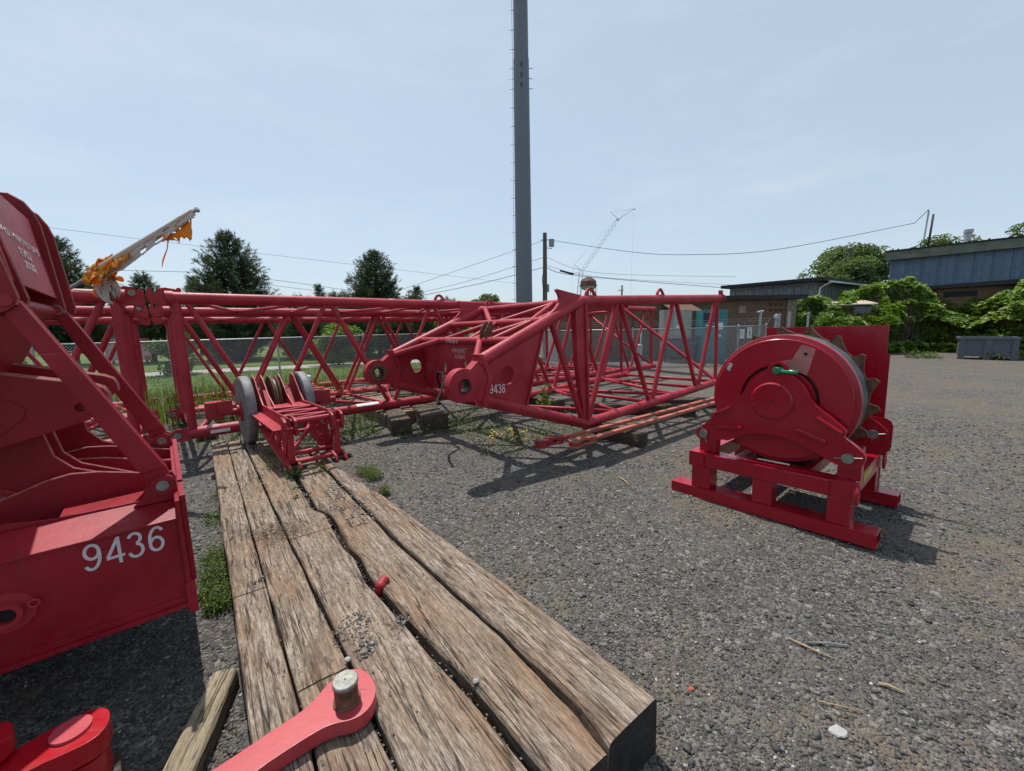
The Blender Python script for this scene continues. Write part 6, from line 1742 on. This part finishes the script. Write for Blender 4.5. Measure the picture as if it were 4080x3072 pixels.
# ------------------------------------------------------------------ vine bank
def vine_bank():
    root = thing('knotweed_thicket', 'dense bright green vine thicket climbing the buildings at right', 'vines', (0, 0, 0))
    # line of the thicket's foot and its height along the way: (x, y, top)
    V = [(15.3, 22.3, 2.2), (16.0, 22.6, 3.0), (16.9, 22.0, 3.15), (17.5, 21.7, 2.78), (19.4, 21.8, 2.66), (20.4, 22.4, 3.3), (21.8, 23.0, 3.85), (22.9, 23.0, 4.1), (23.6, 22.8, 3.7), (24.3, 22.5, 3.0), (24.6, 22.0, 2.7), (24.8, 21.3, 3.2), (25.1, 20.6, 3.6), (25.5, 20.0, 3.3), (26.3, 19.0, 3.3), (27.4, 18.0, 3.1)]
    cum = [0.0]
    for a, b in zip(V, V[1:]):
        cum.append(cum[-1] + math.hypot(b[0] - a[0], b[1] - a[1]))
    tabx = list(zip(cum, [v[0] for v in V])); taby = list(zip(cum, [v[1] for v in V])); tabz = list(zip(cum, [v[2] for v in V]))
    n = 30000
    u = RNG.uniform(0, cum[-1], n)
    x0 = np.array([interp(a, tabx) for a in u]); y0 = np.array([interp(a, taby) for a in u]); top = np.array([interp(a, tabz) for a in u])
    x1 = np.array([interp(a + 0.3, tabx) for a in u]); y1 = np.array([interp(a + 0.3, taby) for a in u])
    tx, ty = x1 - x0 + 1e-6, y1 - y0
    ll = np.hypot(tx, ty); nx, ny = ty / ll, -tx / ll          # outward, towards the yard
    nx = np.where(ll < 0.05, -0.7, nx); ny = np.where(ll < 0.05, -0.7, ny)
    s_ = RNG.random(n) ** 0.8
    bul = np.array([noise.noise(Vector((a * 0.8, b * 2.2, 3.0))) for a, b in zip(u, s_)])
    bul2 = np.array([noise.noise(Vector((a * 2.0, b * 5.0, 8.0))) for a, b in zip(u, s_)])
    z = top * s_ + bul2 * 0.16 + np.where(s_ > 0.85, RNG.random(n) * 0.18, 0)
    hollow = (s_ > 0.14) & (s_ < 0.50)
    out = 0.9 * bul * (0.4 + s_) + 0.3 * bul2 - 1.5 * s_ ** 2.5 - RNG.random(n) ** 2 * 0.8 - np.where(hollow, 0.8, 0.0)
    out += np.where((s_ > 0.5) & (s_ < 0.72), 0.35, 0.0)
    bare = np.exp(-((u - 11.0) / 0.75) ** 2) * ((s_ > 0.30) & (s_ < 0.80))      # the annex wall shows through here
    keep = ~(hollow & (RNG.random(n) < 0.35)) & (RNG.random(n) > bare * 0.97)
    P = np.stack([x0 + nx * out, y0 + ny * out, np.maximum(z, 0.05)], 1)[keep]
    N = np.stack([nx * 0.45 + RNG.normal(size=n) * 0.35, ny * 0.45 + RNG.normal(size=n) * 0.35, 0.9 + RNG.normal(size=n) * 0.35], 1)[keep]
    C_ = np.clip(0.5 + 0.35 * bul2 + RNG.normal(size=n) * 0.2, 0, 1)[keep]
    o = leaves('foliage', P, N, RNG.uniform(0.15, 0.32, len(P)), VINE, root, C_, 0.85, 0.12)
    o['kind'] = 'stuff'
    mb = MB()
    for i in range(60):
        a = RNG.uniform(0.3, 9.0)
        xx, yy, tp = interp(a, tabx), interp(a, taby), interp(a, tabz)
        mb.path([(xx, yy + 0.5, 0), (xx + RNG.normal() * 0.15, yy + 0.3, tp * 0.5), (xx + RNG.normal() * 0.4, yy + 0.9, tp * 0.95)], [0.02, 0.015, 0.006], 4)
    so = mb.build('stems', BARK, root)
    so['kind'] = 'stuff'
vine_bank()

# ================================================================== GRASS, WEEDS, GRAVEL
def scatter_poly(n, box, test=None):
    x = RNG.uniform(box[0], box[1], n); y = RNG.uniform(box[2], box[3], n)
    k = np.ones(n, bool) if test is None else test(x, y)
    return x[k], y[k]
def mat_n(x, y):
    return 0.794 * x + 0.608 * y
def mat_t(x, y):
    return -0.608 * x + 0.794 * y
# tall grass along the fence and among the booms
def fside(x, y):                          # signed distance from fence line (positive: beyond)
    return -(x - FP.x) * FD.y + (y - FP.y) * FD.x
xs_, ys_ = [], []
t = RNG.uniform(-16, 13.5, 2600); off = -np.abs(RNG.normal(size=2600)) * 0.7
xs_.append(FP.x + FD.x * t - FD.y * off); ys_.append(FP.y + FD.y * t + FD.x * off)
hx = np.concatenate(xs_); hy = np.concatenate(ys_)
hh = RNG.uniform(0.10, 0.34, len(hx)) * (0.5 + 0.9 * np.array([max(0, noise.noise(Vector((a * 0.7, b * 0.7, 0))) + 0.5) for a, b in zip(hx, hy)]))
o = blades('tall_grass', np.stack([hx, hy, np.zeros(len(hx))], 1), hh, BLADE, None, 0.5, 0.009)
tag(o, 'tall seeding grass along the foot of the chain link fence', 'grass', None, 'stuff')
cl = [(-7.2, 8.9, 300, 0.85, 0.5), (-6.4, 9.6, 200, 0.95, 0.5), (-8.2, 9.6, 260, 0.8, 0.6), (-5.0, 10.4, 90, 0.9, 0.5), (-5.6, 8.6, 160, 0.5, 0.5), (-4.0, 10.9, 60, 0.9, 0.5), (-2.4, 11.8, 90, 0.7, 0.6), (-3.2, 8.2, 160, 0.3, 0.4), (-4.6, 7.6, 200, 0.35, 0.5)]
B_, H_ = [], []
for cx, cy, n, h, r in cl:
    B_.append(np.stack([cx + RNG.normal(size=n) * r, cy + RNG.normal(size=n) * r, np.zeros(n)], 1)); H_.append(h * RNG.uniform(0.35, 1.1, n))
o = blades('weed_grass', np.concatenate(B_), np.concatenate(H_), BLADE, None, 0.4, 0.008)
tag(o, 'clumps of tall thin grass growing up through the lattice booms', 'grass', None, 'stuff')
# short lawn tufts near the fence, seen through it
t = RNG.uniform(-14, 13, 26000); off = RNG.uniform(0.05, 9.0, 26000)
lx, ly = FP.x + FD.x * t - FD.y * off, FP.y + FD.y * t + FD.x * off
pathx = np.array([interp(a_, [(-60, 1.5), (-17.5, 18.0), (-13.2, 20.0), (-8.6, 21.7), (1.8, 25.5)]) for a_ in lx])
onp = np.abs(ly - pathx) > 1.05
lx, ly = lx[onp], ly[onp]
o = blades('lawn_blades', np.stack([lx, ly, np.zeros(len(lx))], 1), RNG.uniform(0.04, 0.10, len(lx)), BLADE, None, 0.7, 0.012, np.clip(RNG.normal(0.5, 0.2, len(lx)), 0, 0.9))
tag(o, 'short green lawn grass beyond the fence', 'grass', None, 'stuff')

def weed_patch(label, spots, dens, size, hmax, mat=WEED, cat='weeds', name='weed_patch'):
    P = []
    for cx, cy, r, k in spots:
        n = int(dens * k)
        a = RNG.random(n) * 6.28; rr = r * np.sqrt(RNG.random(n)) * (0.7 + 0.5 * RNG.random(n))
        P.append(np.stack([cx + rr * np.cos(a), cy + rr * np.sin(a), RNG.random(n) ** 1.6 * hmax + 0.006], 1))
    P = np.concatenate(P)
    N = rand_dirs(len(P)) * 0.8 + np.array([0, 0, 1.0])
    o = leaves(name, P, N, RNG.uniform(0.5, 1.2, len(P)) * size, mat, None, None, 0.5)
    return tag(o, label, cat, None, 'stuff')
weed_patch('green weeds and moss along the strip between the strut and the mat', [(-2.28, 2.86, 0.15, 1.2), (-2.42, 3.1, 0.16, 1), (-2.6, 3.35, 0.16, 0.8), (-2.15, 2.68, 0.10, 0.9), (-3.1, 4.05, 0.18, 0.6), (-3.5, 4.7, 0.2, 0.5)], 620, 0.026, 0.09)
weed_patch('low creeping weeds on the gravel under the butt section eyes', [(-1.2, 7.8, 0.55, 1), (-0.5, 7.2, 0.6, 1), (0.3, 6.9, 0.5, 0.9), (-0.2, 6.2, 0.45, 0.5), (-1.9, 7.4, 0.4, 0.6), (0.9, 7.6, 0.5, 0.5), (-2.9, 7.4, 0.45, 0.9), (-3.3, 6.9, 0.4, 0.7), (-0.9, 8.8, 0.7, 0.8)], 460, 0.045, 0.17)
weed_patch('pale mossy weed beside the jib tip at the edge of the mat', [(-2.02, 5.35, 0.16, 1), (-1.85, 5.15, 0.12, 0.8), (-1.55, 4.62, 0.07, 0.5)], 900, 0.02, 0.11)
weed_patch('weeds growing in the gaps of the mat around the jib tip', [(-2.95, 4.75, 0.09, 0.6), (-2.55, 4.5, 0.10, 0.9), (-2.3, 4.62, 0.10, 0.7), (-2.2, 3.9, 0.035, 0.25), (-3.3, 5.3, 0.12, 0.6)], 420, 0.035, 0.40)
weed_patch('small weeds in front of the bulk bin and the vines', [(22.0, 18.4, 0.5, 1), (23.2, 18.1, 0.5, 1), (20.0, 19.8, 0.7, 1), (18.5, 21.2, 0.7, 1)], 260, 0.12, 0.3)
fl = []
for cx, cy, r, n in ((-0.15, 6.85, 0.28, 26), (0.1, 6.65, 0.22, 12), (0.42, 6.45, 0.08, 3)):
    a = RNG.random(n) * 6.28; rr = r * np.sqrt(RNG.random(n))
    fl.append(np.stack([cx + rr * np.cos(a), cy + rr * np.sin(a), RNG.uniform(0.08, 0.20, n)], 1))
fl = np.concatenate(fl)
o = leaves('yellow_flowers', fl, rand_dirs(len(fl)) * 0.5 + np.array([0, -0.3, 1]), RNG.uniform(0.025, 0.04, len(fl)), PETAL, None, None, 0.9)
tag(o, 'small yellow flowers among the weeds below the butt section', 'flowers', None, 'stuff')
yw = thing('leafy_weed', 'upright yellow-green weed growing inside the butt section floor', 'weed', (0.75, 9.0, 0))
n = 60
hz = RNG.random(n)
leaves('foliage', np.stack([RNG.normal(size=n) * 0.08, RNG.normal(size=n) * 0.08, 0.05 + 0.62 * hz], 1), rand_dirs(n) * 0.8 + np.array([0, -0.2, 0.8]), 0.13 * (1.2 - 0.6 * hz), VINE, yw, np.clip(RNG.normal(0.85, 0.12, n), 0, 1), 0.35)
MB().path([(0, 0, 0), (0.02, 0, 0.3), (0, 0, 0.66)], [0.01, 0.008, 0.004], 5).build('stem', STICK, yw)

# dry twig heap on the mat
tw = MB()
for i in range(130):
    c_ = Vector((-1.96 + random.gauss(0, 0.10), 3.18 + random.gauss(0, 0.09), 0.302 + random.random() * 0.03))
    a = random.random() * 6.28
    L = random.uniform(0.04, 0.15)
    tw.path([c_, c_ + Vector((math.cos(a) * L * 0.5, math.sin(a) * L * 0.5, random.uniform(0.0, 0.04))), c_ + Vector((math.cos(a + 0.5) * L, math.sin(a + 0.5) * L, random.uniform(-0.005, 0.05)))], [0.0016, 0.0014, 0.0008], 3)
o = tw.build('twig_heap', plain('dark_dry_twigs', (0.10, 0.075, 0.05), 0.9, 0, 0.3, 20, 0))
tag(o, 'heap of dry dark twigs lying on the mat', 'twigs', None, 'stuff')

# gravel: stones in front of the camera, thinning with distance
def gravel():
    n = 120000
    d = 1.1 + 9.5 * RNG.random(n) ** 1.55
    a = RNG.uniform(-0.98, 0.98, n)
    x, y = d * np.sin(a) * 1.25, d * np.cos(a)
    nn, tt = mat_n(x, y), mat_t(x, y)
    keep = ~((nn > -0.005) & (nn < 1.5) & (tt > 0.88) & (tt < 7.0))
    x, y, d = x[keep], y[keep], d[keep]
    size = 0.0038 + 0.0075 * RNG.random(len(x)) ** 3.0 * 1.6
    size *= 0.75 + 0.075 * d
    # patchy: fewer stones on the dirt spots
    pn = np.array([noise.noise(Vector((a_ * 0.9, b_ * 0.9, 5))) for a_, b_ in zip(x, y)])
    k2 = RNG.random(len(x)) < np.clip(0.85 + pn * 1.0, 0.25, 1)
    x, y, size, pn = x[k2], y[k2], size[k2], pn[k2]
    col = np.clip(RNG.beta(1.5, 2.2, len(x)) + 0.10 * pn, 0, 1)
    col[RNG.random(len(x)) < 0.012] = 0.97
    o = stones('gravel', np.stack([x, y, size * 0.18], 1), size, STONE, col, 0.62)
    tag(o, 'loose grey gravel covering the yard', 'gravel', None, 'stuff')
    m_ = 900
    d = 1.2 + 7 * RNG.random(m_); a = RNG.uniform(-0.98, 0.98, m_)
    x, y = d * np.sin(a) * 1.25, d * np.cos(a)
    nn, tt = mat_n(x, y), mat_t(x, y)
    keep = ~((nn > -0.02) & (nn < 1.52) & (tt > 0.86) & (tt < 7.0))
    x, y = x[keep], y[keep]
    s_ = RNG.uniform(0.012, 0.024, len(x))
    o = stones('coarse_gravel', np.stack([x, y, s_ * 0.25], 1), s_, STONE, np.clip(RNG.beta(2.2, 2.0, len(x)), 0, 1), 0.6)
    tag(o, 'larger scattered stones on the gravel yard', 'gravel', None, 'stuff')
gravel()
def mat_stones():
    P, Sz = [], []
    for cx, cy, r, n, s0, s1, z in ((-0.93, 2.08, 0.14, 150, 0.004, 0.010, 0.304), (-0.80, 1.93, 0.08, 46, 0.007, 0.014, 0.305), (-0.66, 2.16, 0.05, 26, 0.006, 0.013, 0.30), (-0.74, 2.02, 0.16, 90, 0.003, 0.006, 0.303),
                                    (-1.60, 3.86, 0.30, 190, 0.005, 0.012, 0.299), (-1.36, 3.50, 0.22, 110, 0.005, 0.012, 0.299), (-1.86, 4.2, 0.25, 130, 0.005, 0.012, 0.299),
                                    (-1.74, 2.54, 0.035, 9, 0.008, 0.016, 0.304), (-0.78, 2.35, 0.07, 34, 0.006, 0.014, 0.22), (-0.93, 2.55, 0.08, 30, 0.005, 0.012, 0.2), (-1.0, 1.85, 0.9, 90, 0.003, 0.008, 0.304), (-2.2, 3.6, 0.8, 110, 0.003, 0.009, 0.304), (-2.9, 4.3, 0.5, 160, 0.004, 0.012, 0.304)):
        a = RNG.random(n) * 6.28; rr = r * np.sqrt(RNG.random(n))
        x, y = cx + rr * np.cos(a) * 0.7, cy + rr * np.sin(a)
        nn = mat_n(x, y)
        k = (nn > 0.01) & (nn < 1.42)
        P.append(np.stack([x, y, np.full(n, z)], 1)[k]); Sz.append(RNG.uniform(s0, s1, n)[k])
    # grit down in the gaps
    n = 1500
    tt = RNG.uniform(1.0, 5.0, n)
    nn = np.where(RNG.random(n) < 0.5, 0.444 + RNG.normal(size=n) * 0.008, np.array([interp(t_, g34) + 0.027 for t_ in tt]) + RNG.normal(size=n) * 0.012)
    x, y = -0.608 * tt + 0.794 * nn, 0.794 * tt + 0.608 * nn
    P.append(np.stack([x, y, RNG.uniform(0.12, 0.25, n)], 1)); Sz.append(RNG.uniform(0.004, 0.012, n))
    P, Sz = np.concatenate(P), np.concatenate(Sz)
    o = stones('mat_gravel', P + np.array([0, 0, 1]) * (Sz * 0.2)[:, None], Sz, STONE, np.clip(RNG.beta(2.4, 2.0, len(P)) + np.where(P[:, 1] > 3.2, 0.22, 0.0), 0, 1), 0.6)
    tag(o, 'spilled gravel lying on the timber mat and in its gaps', 'gravel', None, 'stuff')
mat_stones()

# loose bits on the gravel
def stick(label, a, b, r, mat=STICK, z=0.012):
    mid = ((a[0] + b[0]) / 2 + random.gauss(0, 0.01), (a[1] + b[1]) / 2 + random.gauss(0, 0.01), z + 0.008)
    o = MB().path([(a[0], a[1], z), mid, (b[0], b[1], z)], [r, r * 0.9, r * 0.6], 6).build('stick', mat)
    return tag(o, label, 'stick', 'sticks on the gravel')
stick('longest pale splinter of wood on the gravel, lower right', (1.71, 2.29), (1.87, 2.13), 0.006)
stick('grey flat stick crossing above the pale splinter, lower right', (1.80, 2.25), (2.03, 2.22), 0.007, GREY_BOARD)
stick('short bright wood chip at the right below the sticks', (1.98, 1.955), (2.07, 1.90), 0.008)
stick('small twig in front of the pendant bar links', (1.36, 5.02), (1.42, 4.78), 0.010)
stick('thin pale straw on the gravel left of the butt section shadow', (-1.45, 5.35), (-1.05, 5.30), 0.005)
stick('thin curved twig below the larger splinter', (1.58, 1.86), (1.76, 1.80), 0.003)
def rock(label, x, y, s, mat, z=0.0, flat=0.5, name='stone', seed=1):
    bm = bmesh.new()
    bmesh.ops.create_icosphere(bm, subdivisions=2, radius=1)
    for v in bm.verts:
        k = 1 + 0.35 * noise.noise(v.co * 1.4 + Vector((seed * 7.7, 0, 0)))
        v.co = Vector((v.co.x * s * k, v.co.y * s * 0.8 * k, v.co.z * s * flat * k))
    me = bpy.data.meshes.new(name); bm.to_mesh(me); bm.free()
    o = link(name, me, mat)
    o.location = (x, y, z + s * flat * 0.5)
    return tag(o, label, 'stone', 'larger loose stones')
rock('pale white flat stone on the gravel near the bottom right', 1.56, 1.70, 0.040, MORTAR_BIT, 0, 0.35, seed=2)
rock('reddish brick fragment on the gravel right of the mat', 0.95, 1.95, 0.016, plain('brick_bit', (0.40, 0.10, 0.06), 0.9, 0, 0.2, 20), 0, 0.6, seed=3)
rock('pale stone on the gravel between the strut and the loose plank', -1.74, 2.07, 0.028, MORTAR_BIT, 0, 0.6, seed=4)
rock('light stone among the spilled gravel above the eye bar pin', -0.87, 1.86, 0.017, MORTAR_BIT, 0.303, 0.6, seed=5)
rock('dark stone on the right timber of the mat', -1.06, 3.63, 0.022, ROPE_GREY, 0.303, 0.6, seed=6)
rock('grey stone lying on the fourth timber of the mat', -0.20, 1.72, 0.016, MORTAR_BIT, 0.30, 0.7, seed=7)
sp_ = MB().tube((-3.66, 5.18, 0.20), (-3.28, 5.40, 0.22), 0.011, 8).tube((-3.67, 5.175, 0.195), (-3.65, 5.185, 0.2), 0.024, 8).build('spike', BLACK_STEEL)
tag(sp_, 'rusty black spike sticking out of the left edge of the mat', 'spike')
